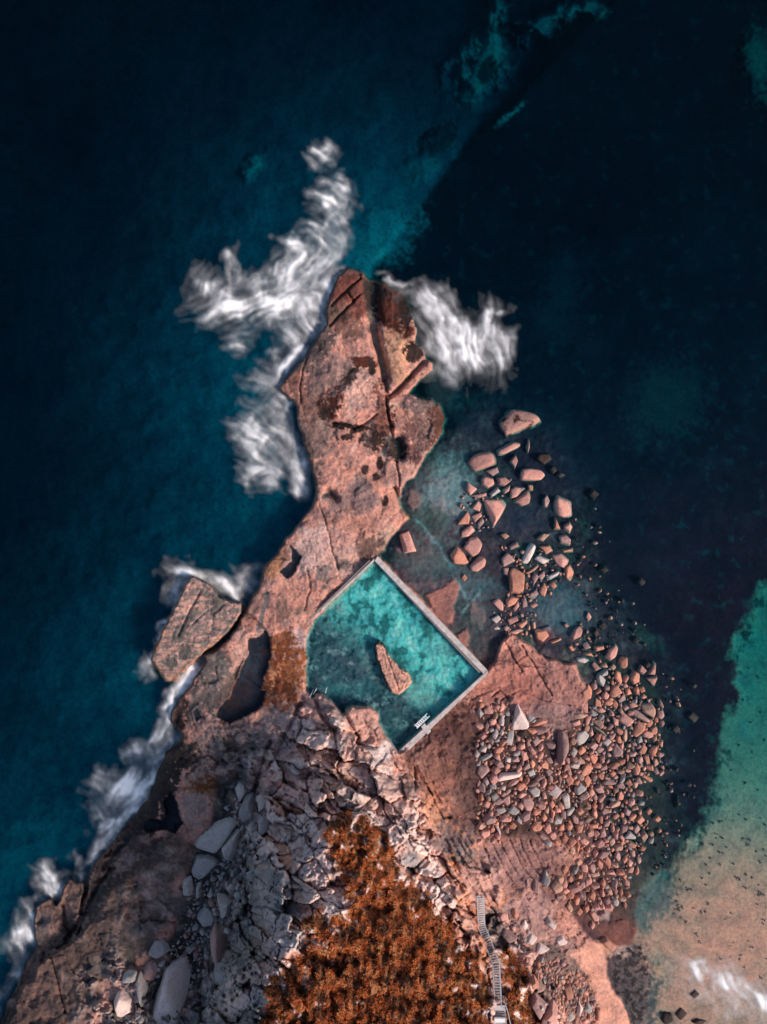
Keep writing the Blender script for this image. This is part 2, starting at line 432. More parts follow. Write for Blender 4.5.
swz = sstep(230, 190, X) * sstep(800, 840, Y) * sstep(0, 6, dP)
sb, se, sid = blocks(XW + 3 * wn1, YW + 3 * wn2, 34, 20, 551, .9, .3, .03)
zl += swz * (.6 * sb + .3 * NM + .06 * NF)
# flat platforms : gentle steps, pits
flat = 1 - np.clip(cliff + knob, 0, 1)
led = fbm(XW / 26, YW / 26, 501, 3)
zl += flat * (.5 * np.floor(led * 4) / 4 + .18 * NM + .10 * NF)
pk, pe, pid = blocks(XW, YW, 24, 17, 521, .35, .0, .05)
zl += flat * pk * .6
_, je, jid = blocks(XW + 3 * wn2, YW - 3 * wn1, 17, 12, 541, 0, 0, .1)
joint = np.exp(-(je / .035) ** 2) * sstep(.35, .6, frac(jid * 9.7)) * flat
zl -= .22 * joint

def crack(pts, w, d, warp=True):
    global zl
    xa = [p[0] for p in pts]; ya = [p[1] for p in pts]
    i0, i1 = int(min(ya) - 12 - Y0), int(max(ya) + 12 - Y0); j0, j1 = int(min(xa) - 12 - X0), int(max(xa) + 12 - X0)
    sl = (slice(i0, i1), slice(j0, j1))
    q = line_dist(pts, (XW if warp else X)[sl] * .6 + X[sl] * .4, (YW if warp else Y)[sl] * .6 + Y[sl] * .4)
    zl[sl] -= d * np.exp(-(q / w) ** 2)
crack([(367,284),(371,315),(376,340),(383,366),(385,379)], 4.2, 4.2)
crack([(374,286),(375,305),(378,320)], 4.0, 2.5)
crack([(386,382),(386,405),(390,425),(393,440)], 1.4, 1.6)
crack([(389,397),(405,382),(419,366),(431,356)], 2.0, 2.6)
crack([(397,462),(399,475),(400,487)], 1.0, 1.0)
crack([(398,440),(400,456)], 5.0, 3.2)
crack([(333,422),(345,425),(355,429),(366,423),(376,414)], 1.3, .9)
crack([(331,306),(346,291),(361,279)], 1.2, 1.2); crack([(330,325),(345,310),(356,298),(364,291)], 1.2, 1.2); crack([(347,292),(354,301)], 1.1, 1.0)
crack([(301,402),(300,385),(305,362),(309,350)], .9, .7)
crack([(327,492),(336,498)], 3.5, 2.2)
crack([(395,487),(399,500),(401,508)], 3.0, 2.4)
crack([(399,532),(388,544),(378,555)], 1.6, 1.6)
crack([(318,505),(326,522),(331,545),(338,570)], .8, .5); crack([(307,567),(310,590),(304,610)], .8, .5)
crack([(244,612),(252,618),(262,628),(270,640)], 1.5, .9)
crack([(62,905),(66,925),(73,940),(58,948)], 1.6, 1.2); crack([(85,893),(80,920),(66,940)], 2.0, 1.8)
crack([(110,868),(98,888),(88,905),(78,935)], 1.8, 1.5); crack([(50,955),(57,980),(62,1005),(66,1012)], 1.0, .8)
crack([(130,838),(118,850),(104,868)], 2.5, 1.5)
crack([(270,742),(262,765),(255,790)], 2.0, 2.0); crack([(300,705),(285,735),(270,765)], 2.2, 1.8)
crack([(316,700),(322,716),(334,730)], 1.6, 1.4); crack([(345,712),(352,728),(358,738)], 1.5, 1.4)
crack([(428,788),(436,806),(444,818),(450,817)], 1.2, .9); crack([(414,768),(416,790)], 1.2, .9)
for i in range(7): crack([(474 + 9 * i, 848 - 2 * i), (483 + 9.5 * i, 866), (492 + 10 * i, 884 - 1.5 * i)], .8, .35)
crack([(505,640),(514,660),(522,672)], .9, .6); crack([(522,645),(535,668),(552,695)], .9, .6); crack([(500,700),(520,690),(545,700),(570,705)], .8, .4)
crack([(509,700),(500,690),(492,697)], .9, .7)
crack([(535,990),(530,1003),(540,1022)], 1.5, 1.5); crack([(548,1008),(540,1022)], 1.5, 1.5); crack([(522,975),(531,998)], 2.0, 1.6)

# hollows that hold still water
TIDE = [
 (1.78, [(249,640),(258,636),(266,630),(271,640),(271,655),(266,672),(262,690),(268,692),(262,705),(250,715),(240,720),(228,724),(215,716),(222,705),(232,690),(241,672),(247,655)]),
 (2.20, [(290,545),(298,552),(303,556),(298,565),(293,575),(286,578),(280,572),(291,562)]),
 (1.30, [(163,800),(170,791),(176,795),(180,812),(183,824),(176,833),(163,830),(147,832),(143,824),(150,818),(162,821),(166,815)]),
 (2.05, [(193,712),(198,706),(201,718),(195,722)]),
]
for lvl, poly in TIDE:
    d = sdf(poly, XW, YW)
    zl = np.where(d > -6, np.minimum(zl, np.where(d > 0, lvl - .5 * sstep(0, 5, d) - .05 + .05 * NF, lvl + 8)), zl)
    rim = np.exp(-(np.minimum(d, 0) / 4.0) ** 2) * (d <= 0)
    zl = np.where((d <= 0) & (d > -10), np.maximum(zl, lvl + .12 * rim + (-.5) * (1 - rim)), zl)

# rock under the swimming pool
POOL = [(377,560),(483,672),(413,738),(399,752),(388,738),(378,722),(378,712),(368,706),(352,706),(342,713),(332,701),(320,692),(312,697),(306,690),(307,650),(309,632),(312,624)]
POOL_Z = 1.85
dpool = sdf(POOL, X + 1.5 * NF + .8 * wn1, Y + 1.5 * NF + .8 * wn2)
pf = .62 + .35 * NM * .6 + .15 * NF + .9 * np.exp(-(((X - 345) / 34) ** 2 + ((Y - 668) / 26) ** 2)) * .6
pf = pf + .5 * np.exp(-(((X - 392) / 26) ** 2 + ((Y - 712) / 14) ** 2))
ap = sstep(-3.0, 2.0, dpool)
zl = zl * (1 - ap) + np.clip(pf, .1, 1.5) * ap
rimp = np.exp(-((dpool + 4) / 3.0) ** 2) * sstep(316, 308, X - (Y - 620) * .1)
zl = np.maximum(zl, np.where(dpool < -1, POOL_Z + .35, -9) * (rimp > .3) + -9 * (rimp <= .3))
# the pool walls stand on lower rock outside the north-east side
ap2 = sstep(-1.5, 1.5, dP)
Z = zs * (1 - ap2) + np.maximum(zl, -.3 + zs * 0) * ap2
# low, wave-washed apron at the head of the point
apr = np.exp(-(((X - 412) / 30) ** 2 + ((Y - 303) / 22) ** 2) ** 2)
Z = Z * (1 - apr * (X > 392)) + np.minimum(Z, -.25 + .2 * NM) * apr * (X > 392)
apr2 = np.exp(-(((X - 440) / 22) ** 2 + ((Y - 385) / 26) ** 2) ** 2)
Z = np.where((dP < 0) & (apr2 > .02), np.maximum(Z, -3 + 2.4 * apr2 + .3 * NM), Z)
# submerged ledges beside the pool
LEDGES = [([(425,597),(440,588),(455,580),(459,588),(453,606),(452,623),(440,620),(431,607)], .12, (.26,.12,.105)), ([(458,635),(466,627),(469,636),(467,645),(461,646)], .15, (.22,.115,.10)),
          ([(410,492),(419,494),(421,504),(413,509),(408,502)], -.05, (.20,.12,.11)), ([(418,412),(436,410),(440,424),(428,430),(417,424)], .5, None), ([(536,628),(550,626),(554,636),(546,642),(536,640)], .2, None),
          ([(600,925),(622,920),(640,930),(630,944),(610,946),(600,938)],   .35, (.15,.068,.06)), ([(618,950),(640,945),(650,965),(648,1000),(640,1030),(622,1020),(612,985)], .12, None), ([(470,600),(486,612),(482,630),(472,622)], -.08, (.14,.11,.11))]
for pl, h, c_ in LEDGES:
    k = sstep(-1.6, 1.6, sdf(pl, XW + 1.5 * wn2, YW - 1.5 * wn1))
    Z = Z * (1 - k) + np.maximum(Z, h + .14 * NM) * k

# ------------------------------------------------------------------ surface colours (rock, weed, sand : what the ground is made of, plus painted ridge shade in places)
C = np.zeros(X.shape + (3,))
def base_col(mask, c):
    global C
    m = mask[..., None]; C = C * (1 - m) + np.array(c) * m
def blob(cx, cy, rx, ry, ang, c, s=1.0, soft=.3, warp=.45, only_land=False, nz=None):
    r = max(rx, ry) * 1.9 + 4
    i0, i1 = max(0, int(cy - r - Y0)), min(len(ys), int(cy + r - Y0)); j0, j1 = max(0, int(cx - r - X0)), min(len(xs), int(cx + r - X0))
    sl = (slice(i0, i1), slice(j0, j1))
    dx = X[sl] - cx; dy = Y[sl] - cy; a = R(ang)
    u = dx * math.cos(a) + dy * math.sin(a); v = -dx * math.sin(a) + dy * math.cos(a)
    q = np.sqrt((u / rx) ** 2 + (v / ry) ** 2) + warp * (NM[sl] * 1.1 + NF[sl] * 1.0)
    m = sstep(1 + soft, 1 - soft, q) * s
    if only_land: m = m * (dP[sl] > 0)
    C[sl] = C[sl] * (1 - m[..., None]) + np.array(c) * m[..., None]
def spatter(mask, thr, c, n, w=.12):
    global C
    m = (sstep(thr, thr + w, n) * mask)[..., None]; C = C * (1 - m) + np.array(c) * m

FW = 1.35 * fbm(X / 6.0, Y / 6.0, 931, 5, .62)
def weed(cx, cy, rx, ry, ang, c, cover=0.0):
    r = max(rx, ry) * 1.6 + 4
    i0, i1 = int(cy - r - Y0), int(cy + r - Y0); j0, j1 = int(cx - r - X0), int(cx + r - X0); sl = (slice(i0, i1), slice(j0, j1))
    dx = X[sl] - cx; dy = Y[sl] - cy; a = R(ang)
    u = dx * math.cos(a) + dy * math.sin(a); v = -dx * math.sin(a) + dy * math.cos(a)
    q = np.sqrt((u / rx) ** 2 + (v / ry) ** 2)
    m = (sstep(-.05, .12, FW[sl] + cover + .75 * (1 - q)) * sstep(1.45, 1.1, q) * (dP[sl] > 0))[..., None]
    C[sl] = C[sl] * (1 - m) + np.array(c) * m
# sea floor
C[:] = (.030, .060, .075)
base_col(1 - east, (.04, .14, .19))
spatter(1 - east, .0, (.02, .075, .12), NL + .3 * NM, .9)
base_col(east, (.075, .007, .018)); spatter(east, .1, (.06, .013, .026), NL + .5 * NM, .7); spatter(east, .2, (.05, .03, .045), fbm(X / 13, Y / 13, 951, 5, .6), .5)
for b in ((668,400,34,40,25,(.07,.04,.055)),(560,300,18,40,10,(.06,.03,.05)),(482,62,22,34,20,(.08,.30,.27)),(545,22,26,10,-25,(.08,.30,.28)),(590,8,14,10,0,(.08,.30,.26)),(492,20,10,20,10,(.07,.28,.26)),(510,115,14,3,-40,(.08,.30,.30)),
          (255,165,8,14,30,(.06,.26,.26)),(420,170,10,20,40,(.05,.2,.22)),(385,235,24,34,45,(.07,.24,.28)),(760,60,14,30,0,(.05,.16,.14))):
    blob(*b, s=.8, soft=.6)
blob(440, 385, 22, 26, 0, (.03,.03,.036), .9, .5); blob(487, 70, 10, 13, 0, (.015, .03, .035), .95, .3, .3); blob(505,30,8,8,0,(.015,.03,.035),.9,.3,.3); blob(440,140,26,14,-35,(.02,.03,.04),.8)
am = sstep(-3, 8, dS); base_col(am, (.42, .235, .175)); spatter(am * sstep(880, 760, Y), .2, (.30, .24, .20), NL + .4 * NM, .4); spatter(sstep(26, 2, dS) * am * sstep(870, 900, Y + 0 * X) , -.1, (.10, .10, .095), NM + .6 * NF, .35); spatter(sstep(12, 2, dS) * am, .05, (.05, .06, .06), NM + .6 * NF, .25)
# weed-dark rim inside the bay edge and drifting patches
spatter(sstep(-14, 0, dS) * sstep(26, 4, dS), .35, (.04, .05, .05), NM + .5 * NF, .3)
aq = sstep(-12, 14, dQ) * (1 - am); base_col(aq, (.075, .034, .045))
spatter(aq, .25, (.135, .085, .10), NM + .3 * NL, .5); spatter(aq, .2, (.055, .055, .05), fbm(X / 30, Y / 30, 611, 4), .35)
for b in ((448,495,26,34,20,(.40,.29,.30)),(430,560,26,30,0,(.16,.115,.115)),(560,610,30,22,0,(.16,.14,.165)),(560,480,50,40,0,(.06,.018,.032)),(620,560,40,70,-20,(.06,.009,.02)),(660,800,24,80,0,(.05,.009,.02)),(650,690,24,40,0,(.06,.009,.02)),(420,470,10,34,30,(.13,.085,.09)),(432,520,16,14,0,(.07,.065,.055)),(470,640,30,22,0,(.12,.08,.082)),
          (470,590,26,18,0,(.15,.13,.14)),(520,520,30,16,0,(.07,.035,.055)),(540,440,60,40,20,(.075,.018,.035))):
    blob(*b, s=.8, soft=.6)
for pl in ([(415,520),(430,535),(442,550),(450,568)], [(480,590),(472,602),(462,612)], [(455,580),(470,600)]):
    q = line_dist(pl, XW, YW); m = np.exp(-(q / 1.6) ** 2) * .6; base_col(m, (.26, .30, .32))
# boulder ground east
bg = sstep(-6, 10, sdf([(474,690),(560,736),(590,690),(600,650),(660,680),(668,780),(672,850),(640,890),(640,930),(600,940),(560,905),(540,890),(560,855),(520,845),(476,845),(472,770)], XW, YW))
# land
land = sstep(-3, 2, dP)
base_col(land, (.46, .225, .178))
spatter(land, .25, (.30, .17, .15), NM + .4 * NF, .4); spatter(land, .35, (.47, .29, .245), -NM + .3 * NF, .4)
spatter(land, .55, (.16, .10, .095), fbm(X / 9, Y / 9, 641, 4), .25)
DK = (.035, .022, .02); WEED = (.075, .024, .018); GR = (.20, .175, .17)
for b in (
 # the point
 (348,297,20,32,30,(.17,.075,.06)),(325,325,6,26,32,(.10,.08,.075)),(310,345,5,26,38,(.12,.10,.095)),(292,384,14,8,45,(.30,.14,.11)),(396,350,17,36,8,(.46,.25,.165)),
 (395,305,20,22,0,WEED),(385,285,14,8,0,DK),(415,352,7,9,0,DK),(410,332,6,6,0,WEED),(357,385,16,26,15,(.47,.28,.235)),(335,375,14,20,30,(.30,.19,.17)),
 (318,415,12,40,-8,(.22,.15,.135)),(326,404,11,12,30,DK),(345,383,5,16,45,(.06,.05,.05)),(334,393,8,8,0,WEED),(365,362,12,5,5,DK),(372,368,4,6,0,DK),
 (380,428,9,19,15,DK),(372,441,8,6,0,DK),(345,425,15,2.2,12,DK),(358,430,9,2.2,-20,DK),(345,437,4,2,0,DK),(393,448,10,11,0,(.07,.07,.08)),(402,452,4,9,0,DK),
 (437,415,9,16,5,(.12,.06,.05)),(428,400,14,6,0,(.15,.12,.115)),(420,425,10,20,10,(.30,.19,.17)),(405,470,10,20,30,(.44,.25,.21)),
 (365,469,3,3.5,0,DK),(380,463,3,5,0,DK),(375,477,2,4,0,DK),(385,500,2,5,0,DK),(355,505,26,12,-15,(.25,.165,.155)),(362,486,10,10,0,(.22,.16,.155)),
 (328,497,6,6,0,(.06,.065,.07)),(345,520,34,10,-15,(.40,.20,.155)),(310,550,20,26,35,(.45,.30,.27)),(345,560,24,20,0,(.45,.27,.23)),(325,575,7,9,30,(.17,.13,.125)),(324,587,4,3,0,(.15,.11,.1)),
 (345,565,7,6,0,(.17,.13,.12)),(365,548,8,12,20,(.17,.10,.085)),(385,535,8,14,30,(.47,.29,.23)),(280,545,6,3,0,DK),(275,565,9,16,40,(.30,.15,.09)),
 (282,603,7,9,0,(.21,.12,.10)),(284,614,8,5,0,(.21,.12,.10)),(300,612,10,4,10,(.25,.15,.12)),(255,602,8,18,30,(.29,.17,.145)),(263,610,3,20,15,(.15,.13,.13)),
 # rust weed flat
 (287,645,20,10,0,(.30,.11,.05)),(285,675,20,34,5,(.33,.125,.06)),(278,702,18,14,0,(.12,.04,.022)),(268,680,10,16,20,(.36,.17,.10)),(290,655,9,7,0,(.45,.26,.22)),(300,640,7,12,0,(.46,.30,.28)),
 (292,688,7,6,0,(.16,.055,.03)),(282,640,12,6,0,(.15,.06,.035)),(300,675,5,20,0,(.38,.20,.15)),
 # left blocks by the long tide pool
 (238,633,14,8,10,(.46,.27,.23)),(215,665,22,16,45,(.16,.135,.13)),(238,655,7,18,20,(.44,.26,.22)),(205,690,13,22,35,(.30,.19,.165)),(212,695,8,14,35,(.17,.145,.14)),(228,690,8,20,30,(.10,.075,.07)),
 (240,680,4,22,25,(.25,.11,.05)),(176,718,8,18,10,(.05,.045,.045)),(197,712,7,8,0,(.06,.06,.065)),(214,718,6,5,0,(.42,.30,.27)),
 # knobbly outcrop
 (232,752,46,32,0,(.32,.205,.175)),(215,728,26,9,10,(.36,.22,.19)),(205,745,12,16,40,(.36,.23,.20)),(200,775,12,22,15,(.36,.22,.175)),(258,745,16,18,0,(.20,.17,.165)),(225,790,24,7,-5,(.20,.085,.04)),
 (240,765,10,7,0,(.16,.135,.13)),(222,748,7,9,0,(.18,.17,.17)),(195,800,10,24,15,(.28,.19,.165)),(185,755,9,14,30,(.10,.08,.075)),(280,725,20,20,0,(.30,.21,.195)),(290,745,14,26,30,(.22,.16,.155)),
 ):
    blob(*b, only_land=True)
for lvl, poly in TIDE:
    base_col(sstep(-2, 2, sdf(poly, XW, YW)), (.05, .052, .06))
blob(250, 672, 7, 22, 25, (.15, .15, .15), .8, .6)
for b in ((327,403,13,16,20,WEED,.15),(322,412,8,10,0,DK,0),(345,382,6,16,42,DK,0),(365,362,11,5,5,WEED,.3),(372,366,4,7,0,DK,.2),(380,430,10,20,15,DK,.1),(370,440,9,7,0,DK,.2),(390,420,6,14,0,WEED,-.1),
          (347,294,22,30,30,(.13,.048,.038),.6),(338,318,14,16,35,(.20,.085,.065),.2),(400,296,20,16,10,(.06,.022,.018),.5),(420,436,16,26,20,(.17,.085,.075),.2),(436,420,10,20,5,(.06,.03,.027),.5),(418,406,14,9,0,(.15,.10,.095),.2),(382,410,8,30,-5,(.16,.07,.055),-.1),(395,470,10,16,20,(.30,.17,.145),.1),(300,470,6,30,-8,(.20,.125,.11),.1),(334,315,12,14,35,(.12,.075,.06),0),(396,305,20,20,0,(.07,.024,.018),.3),(384,290,12,10,0,DK,.2),(412,352,8,9,0,DK,.25),(405,318,12,6,20,DK,0),(438,418,9,18,5,(.10,.045,.035),.2),(430,400,14,7,0,(.12,.09,.08),.1),
          (424,430,10,16,15,(.20,.12,.105),0),(350,427,18,3,5,DK,.3),(347,437,6,3,0,DK,.1),(366,470,4,4,0,DK,.3),(380,464,3,5,0,DK,.3),(376,477,3,5,0,DK,.2),(385,502,3,6,0,DK,.1),(396,450,9,11,0,DK,.0),
          (310,440,11,34,-8,(.16,.105,.095),.15),(304,400,9,24,-20,(.17,.09,.075),.15),(316,352,10,26,38,(.11,.08,.074),.25),(296,378,14,9,40,(.17,.085,.07),.25),(325,380,16,22,30,(.19,.12,.108),-.05),(352,330,14,10,0,(.20,.11,.09),-.05),(312,470,8,24,-14,(.17,.11,.10),.1),(350,500,26,14,-15,(.24,.15,.14),-.05),(372,545,14,12,30,(.15,.09,.075),0),
          (285,655,20,12,0,(.16,.05,.025),.05),(280,690,16,18,0,(.13,.042,.022),.1),(296,670,10,22,0,(.24,.085,.04),0),(236,700,10,24,30,(.12,.06,.045),0),(205,700,16,22,35,(.11,.09,.085),0),(212,668,18,16,45,(.12,.10,.095),.1),
          (176,716,10,18,10,DK,.3),(232,757,42,26,0,(.14,.115,.107),-.3),(215,785,26,8,-5,(.20,.075,.03),.1),(186,760,10,16,30,(.06,.045,.042),.2),(158,790,15,46,24,(.035,.028,.026),.35),(140,830,30,10,-35,(.035,.028,.026),.3),
          (520,690,30,30,-40,(.27,.105,.085),-.1),(560,712,30,14,10,(.17,.105,.10),0),(455,740,34,40,-20,(.115,.055,.048),-.05),(520,868,30,18,20,(.17,.095,.088),0)):
    weed(*b)
base_col(sstep(5.5, 1.5, dP + 3 * NM + 1.5 * NF) * land * (Y < 745) * (dpool < -4) * sstep(400, 380, X + .0 * Y) * .75, (.105, .075, .066))
# south-west slab (brown rock darkened to carry the ridge shade) and gully
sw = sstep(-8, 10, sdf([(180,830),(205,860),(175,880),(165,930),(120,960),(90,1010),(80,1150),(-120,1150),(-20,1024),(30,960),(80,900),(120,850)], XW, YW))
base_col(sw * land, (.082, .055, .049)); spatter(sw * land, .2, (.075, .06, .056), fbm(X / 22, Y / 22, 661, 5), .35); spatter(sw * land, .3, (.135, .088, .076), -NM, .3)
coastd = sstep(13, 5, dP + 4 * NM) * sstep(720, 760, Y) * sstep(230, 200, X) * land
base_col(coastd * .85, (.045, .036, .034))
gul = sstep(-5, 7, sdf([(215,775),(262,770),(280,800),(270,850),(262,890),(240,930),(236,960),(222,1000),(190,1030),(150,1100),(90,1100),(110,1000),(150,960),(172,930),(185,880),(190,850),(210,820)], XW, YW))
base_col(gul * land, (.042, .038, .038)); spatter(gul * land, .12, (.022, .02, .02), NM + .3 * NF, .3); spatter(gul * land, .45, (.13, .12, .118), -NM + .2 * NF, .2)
base_col(sstep(0, -3, dU) * (X < 150) * (Y > 830) * land * .75, (.075, .055, .05)); spatter((dU < 0) * (X < 150) * (Y > 830) * land, .1, (.17, .11, .095), NM + .5 * NF, .25)
spatter(sw * land, .25, (.045, .037, .035), fbm(X / 9, Y / 9, 941, 4), .2)
for b in ((135,935,26,20,0,(.085,.07,.066)),(128,916,3,3,0,(.01,.01,.01)),(170,905,16,14,0,(.10,.085,.085)),(115,960,24,10,-20,(.10,.085,.08)),(160,960,14,14,0,(.13,.09,.08)),(118,966,6,6,0,(.30,.16,.12)),
          (150,880,50,8,-32,(.16,.11,.095)),(40,925,14,12,0,(.18,.13,.12)),(70,900,9,14,15,(.20,.12,.10)),(36,940,8,14,0,(.10,.08,.075)),(40,980,30,30,-50,(.125,.08,.07)),(96,895,12,8,-40,(.07,.055,.05)),
          (125,862,14,6,-35,(.27,.18,.16)),(112,870,6,3,-40,DK),(100,880,6,3,-40,DK)):
    blob(*b, only_land=True)
# cliff crest : pale broken sandstone, iron-stained faces
cr = cliff * land
base_col(cr, (.54, .345, .305))
w1 = sstep(.45, .75, id2) * cr; base_col(w1 * .85, (.68, .53, .49))
w2 = sstep(.30, .12, id2) * cr; base_col(w2 * .75, (.42, .20, .14))
w3 = sstep(.62, .85, frac(id1 * 5.3)) * cr; base_col(w3 * .5, (.30, .265, .265))
base_col(cr * sstep(.07, .01, e1) * .35, (.2, .15, .14))
lee_shade = sstep(262, 238, X - (Y - 800) * .10 + 10 * NM) * cr * sstep(762, 795, Y + (X - 250) * .3); base_col(lee_shade * .85, (.19, .172, .165)); base_col(lee_shade * sstep(.12, .02, e2) * .7, (.04, .037, .037))  # grey cliff rock, darkened further to paint in the ridge shade
spatter(lee_shade, .2, (.13, .13, .135), NM + .4 * NF, .3); spatter(lee_shade, .35, (.33, .305, .295), -NM + .3 * NF, .2)
fl = flank * land * sstep(2.2, 4, base)
base_col(fl * .93, (.44, .165, .098)); spatter(fl, .2, (.56, .31, .23), rib, .3); spatter(fl, .2, (.25, .10, .07), -rib, .3); spatter(fl, .15, (.50, .19, .075), fbm(RU / 20, RV / 6, 671, 3), .3)
for b in ((318,880,17,26,-15,(.52,.40,.385)),(335,905,10,10,0,(.55,.44,.42)),(318,845,7,18,-10,(.60,.45,.42)),(283,905,16,28,0,(.30,.29,.30)),(300,935,24,12,-20,(.42,.39,.39)),(322,945,10,10,0,(.58,.44,.41)),
          (252,975,20,12,-20,(.60,.44,.41)),(240,1000,30,9,-30,(.60,.45,.425)),(262,1005,12,14,0,(.36,.33,.33)),(352,935,5,7,0,(.55,.46,.44)),(330,985,4,14,-15,(.52,.42,.40)),
          (355,745,12,40,30,(.50,.28,.23)),(330,770,26,26,0,(.52,.34,.29)),(365,722,14,12,0,(.47,.25,.205)),(322,712,10,14,0,(.47,.28,.24)),(395,800,24,26,40,(.50,.32,.28)),(412,862,10,12,0,(.25,.23,.235)),
          (385,752,7,12,40,(.55,.46,.45)),(437,815,10,24,-25,(.46,.23,.155)),(270,880,12,16,0,(.20,.20,.205))):
    blob(*b, only_land=True, s=.85)
for x, y in ((244,970),(250,968),(252,974),(256,973),(249,980),(237,995),(215,1005),(232,1000),(226,1010),(243,990),(212,1014),(224,996)): blob(x, y, 1.8, 2.2, 0, (.05,.045,.045), 1, .3, .2)
# flats east of the pool
for b in ((452,752,42,54,-20,(.12,.058,.05)),(470,790,24,50,0,(.11,.062,.056)),(440,772,16,22,-20,(.24,.11,.085)),(455,840,22,14,0,(.20,.15,.145)),(465,855,14,10,0,(.13,.125,.13)),(520,690,34,42,-40,(.36,.155,.125)),(560,690,26,30,0,(.30,.145,.125)),
          (555,720,34,16,10,(.24,.15,.145)),(480,700,8,20,0,(.28,.12,.095)),(515,865,34,22,20,(.25,.145,.135)),(480,880,20,22,0,(.42,.25,.22)),(505,905,16,7,0,(.47,.20,.115)),(530,910,24,20,0,(.34,.205,.19)),
          (545,940,26,14,25,(.32,.19,.17)),(545,860,20,14,0,(.22,.115,.105)),(512,828,10,9,0,(.36,.225,.20)),(494,922,12,16,20,(.16,.12,.11)),(500,935,10,12,0,(.13,.105,.1)),(580,1000,20,20,0,(.10,.075,.065)),(560,975,30,30,0,(.13,.095,.085))):
    blob(*b, s=.85)
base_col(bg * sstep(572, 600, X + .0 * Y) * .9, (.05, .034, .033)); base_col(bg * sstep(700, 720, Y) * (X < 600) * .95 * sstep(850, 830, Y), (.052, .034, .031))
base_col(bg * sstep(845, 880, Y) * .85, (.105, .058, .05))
for b in ((580,835,16,16,0,(.10,.06,.058)),(578,890,9,12,0,(.05,.04,.042)),(630,975,22,40,-20,(.085,.075,.078)),(640,1010,14,24,0,(.09,.085,.085)),(601,912,10,7,0,(.36,.28,.26)),(604,950,10,5,45,(.46,.25,.165)),(620,950,10,8,0,(.36,.25,.22)),(655,900,16,30,20,(.12,.13,.125))):
    blob(*b, s=.85)
for pl, h, c_ in LEDGES:
    if c_ is not None: base_col(sstep(-2, 1, sdf(pl, XW + 1.5 * wn2, YW - 1.5 * wn1)), c_)
spatter(sstep(-2, 1, sdf(LEDGES[6][0], XW, YW)), -.1, (.03, .027, .03), FW + .3 * NM, .25)
BEACH = [(586,938),(600,944),(606,960),(608,985),(620,1000),(632,1030),(645,1140),(598,1140),(602,1030),(594,1000),(588,975),(578,962),(572,955)]
dB = sdf(BEACH, XW, YW)
Zb = tps([(590,945,1.3),(600,980,1.0),(615,1020,.8),(600,1030,1.3),(640,1120,.6)], X, Y)
ab = sstep(-3, 3, dB); Z = Z * (1 - ab) + (Zb + .04 * NM) * ab
base_col(sstep(-2, 1.5, dB), (.58, .29, .215))
# shrubby slopes : soil under the heath
veg = np.zeros(X.shape)
for v in VEG: veg = np.maximum(veg, sdf(v, XW + 3 * NF, YW + 3 * NM) )if v is not VEG[0] else sdf(v, XW + 3 * NF, YW + 3 * NM)
patchy = fbm(X / 12, Y / 12, 701, 4)
vm = sstep(-2, 5, veg + 12 * patchy) * sstep(-.42, -.2, patchy + .007 * np.clip(veg, 0, 40) + .25 * NF)
base_col(vm, (.20, .085, .04))
# the swimming pool floor : sand, darker weed and rock in the west
pm = sstep(-1, 3, dpool)
base_col(pm, (.24, .46, .46))
pn = fbm(X / 15, Y / 15, 801, 6, .58); pn2 = fbm(X / 30, Y / 30, 807, 3)
spatter(pm, .05, (.07, .15, .155), pn + .4 * pn2, .35); spatter(pm, .12, (.62, .58, .54), -pn - .4 * pn2, .35)
westp = pm * sstep(20, -40, (X - 376) * .7 - (Y - 640) * .72 + 16 * pn); base_col(westp * .92, (.075, .05, .072))
spatter(westp, .14, (.34, .25, .27), fbm(X / 14, Y / 9, 811, 5), .4); spatter(westp, .25, (.02, .03, .045), -fbm(X / 7, Y / 7, 817, 4), .3)
for b in ((330,680,16,24,0,(.05,.08,.10)),(392,722,12,14,0,(.07,.09,.10)),(350,690,22,10,0,(.10,.15,.17)),(420,690,14,10,-45,(.50,.45,.42)),(440,650,16,12,30,(.46,.46,.44))):
    blob(*b, s=.6, soft=.6)

lv = np.floor(led * 4); tone = 1 + .34 * (_hash(lv, lv * 0, 77) - .5) + .16 * (frac(jid * 31.3) - .5)
C *= (1 + (tone - 1) * flat * land * (dpool < 0))[..., None]
base_col(np.clip(joint * .55, 0, 1) * land * (dpool < 0), (.10, .06, .05))
C = np.clip(C, .004, .8)
XWORLD = (X - CX) * S * (H - Z) / H; YWORLD = (CY - Y) * S * (H - Z) / H
nx, ny = len(xs), len(ys)
idx = np.arange(nx * ny).reshape(ny, nx)
F = np.stack([idx[:-1, :-1], idx[1:, :-1], idx[1:, 1:], idx[:-1, 1:]], -1).reshape(-1, 4)
cls = np.where(dB > 0, 2, np.where((dP > -3) | (Z > -.02), 1, 0))
fcls = np.minimum(np.minimum(cls[:-1, :-1], cls[1:, :-1]), np.minimum(cls[1:, 1:], cls[:-1, 1:])).ravel()
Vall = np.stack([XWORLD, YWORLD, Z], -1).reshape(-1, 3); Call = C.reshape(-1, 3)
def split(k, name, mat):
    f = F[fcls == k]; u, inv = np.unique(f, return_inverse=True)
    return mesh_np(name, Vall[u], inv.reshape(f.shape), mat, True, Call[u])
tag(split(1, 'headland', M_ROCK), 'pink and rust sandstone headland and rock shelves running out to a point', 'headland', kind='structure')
tag(split(0, 'seabed', M_BED), 'dark reef and pale sand floor under the sea', 'seabed', kind='structure')
tag(split(2, 'beach', M_SAND), 'strip of pink sand between the rubble and dark weedy rocks', 'beach', kind='structure')

def zat(px, py):
    return float(Z[int(round(min(max(py, Y0), Y1) - Y0)), int(round(min(max(px, X0), X1) - X0))])
def tiltat(px, py): return 0

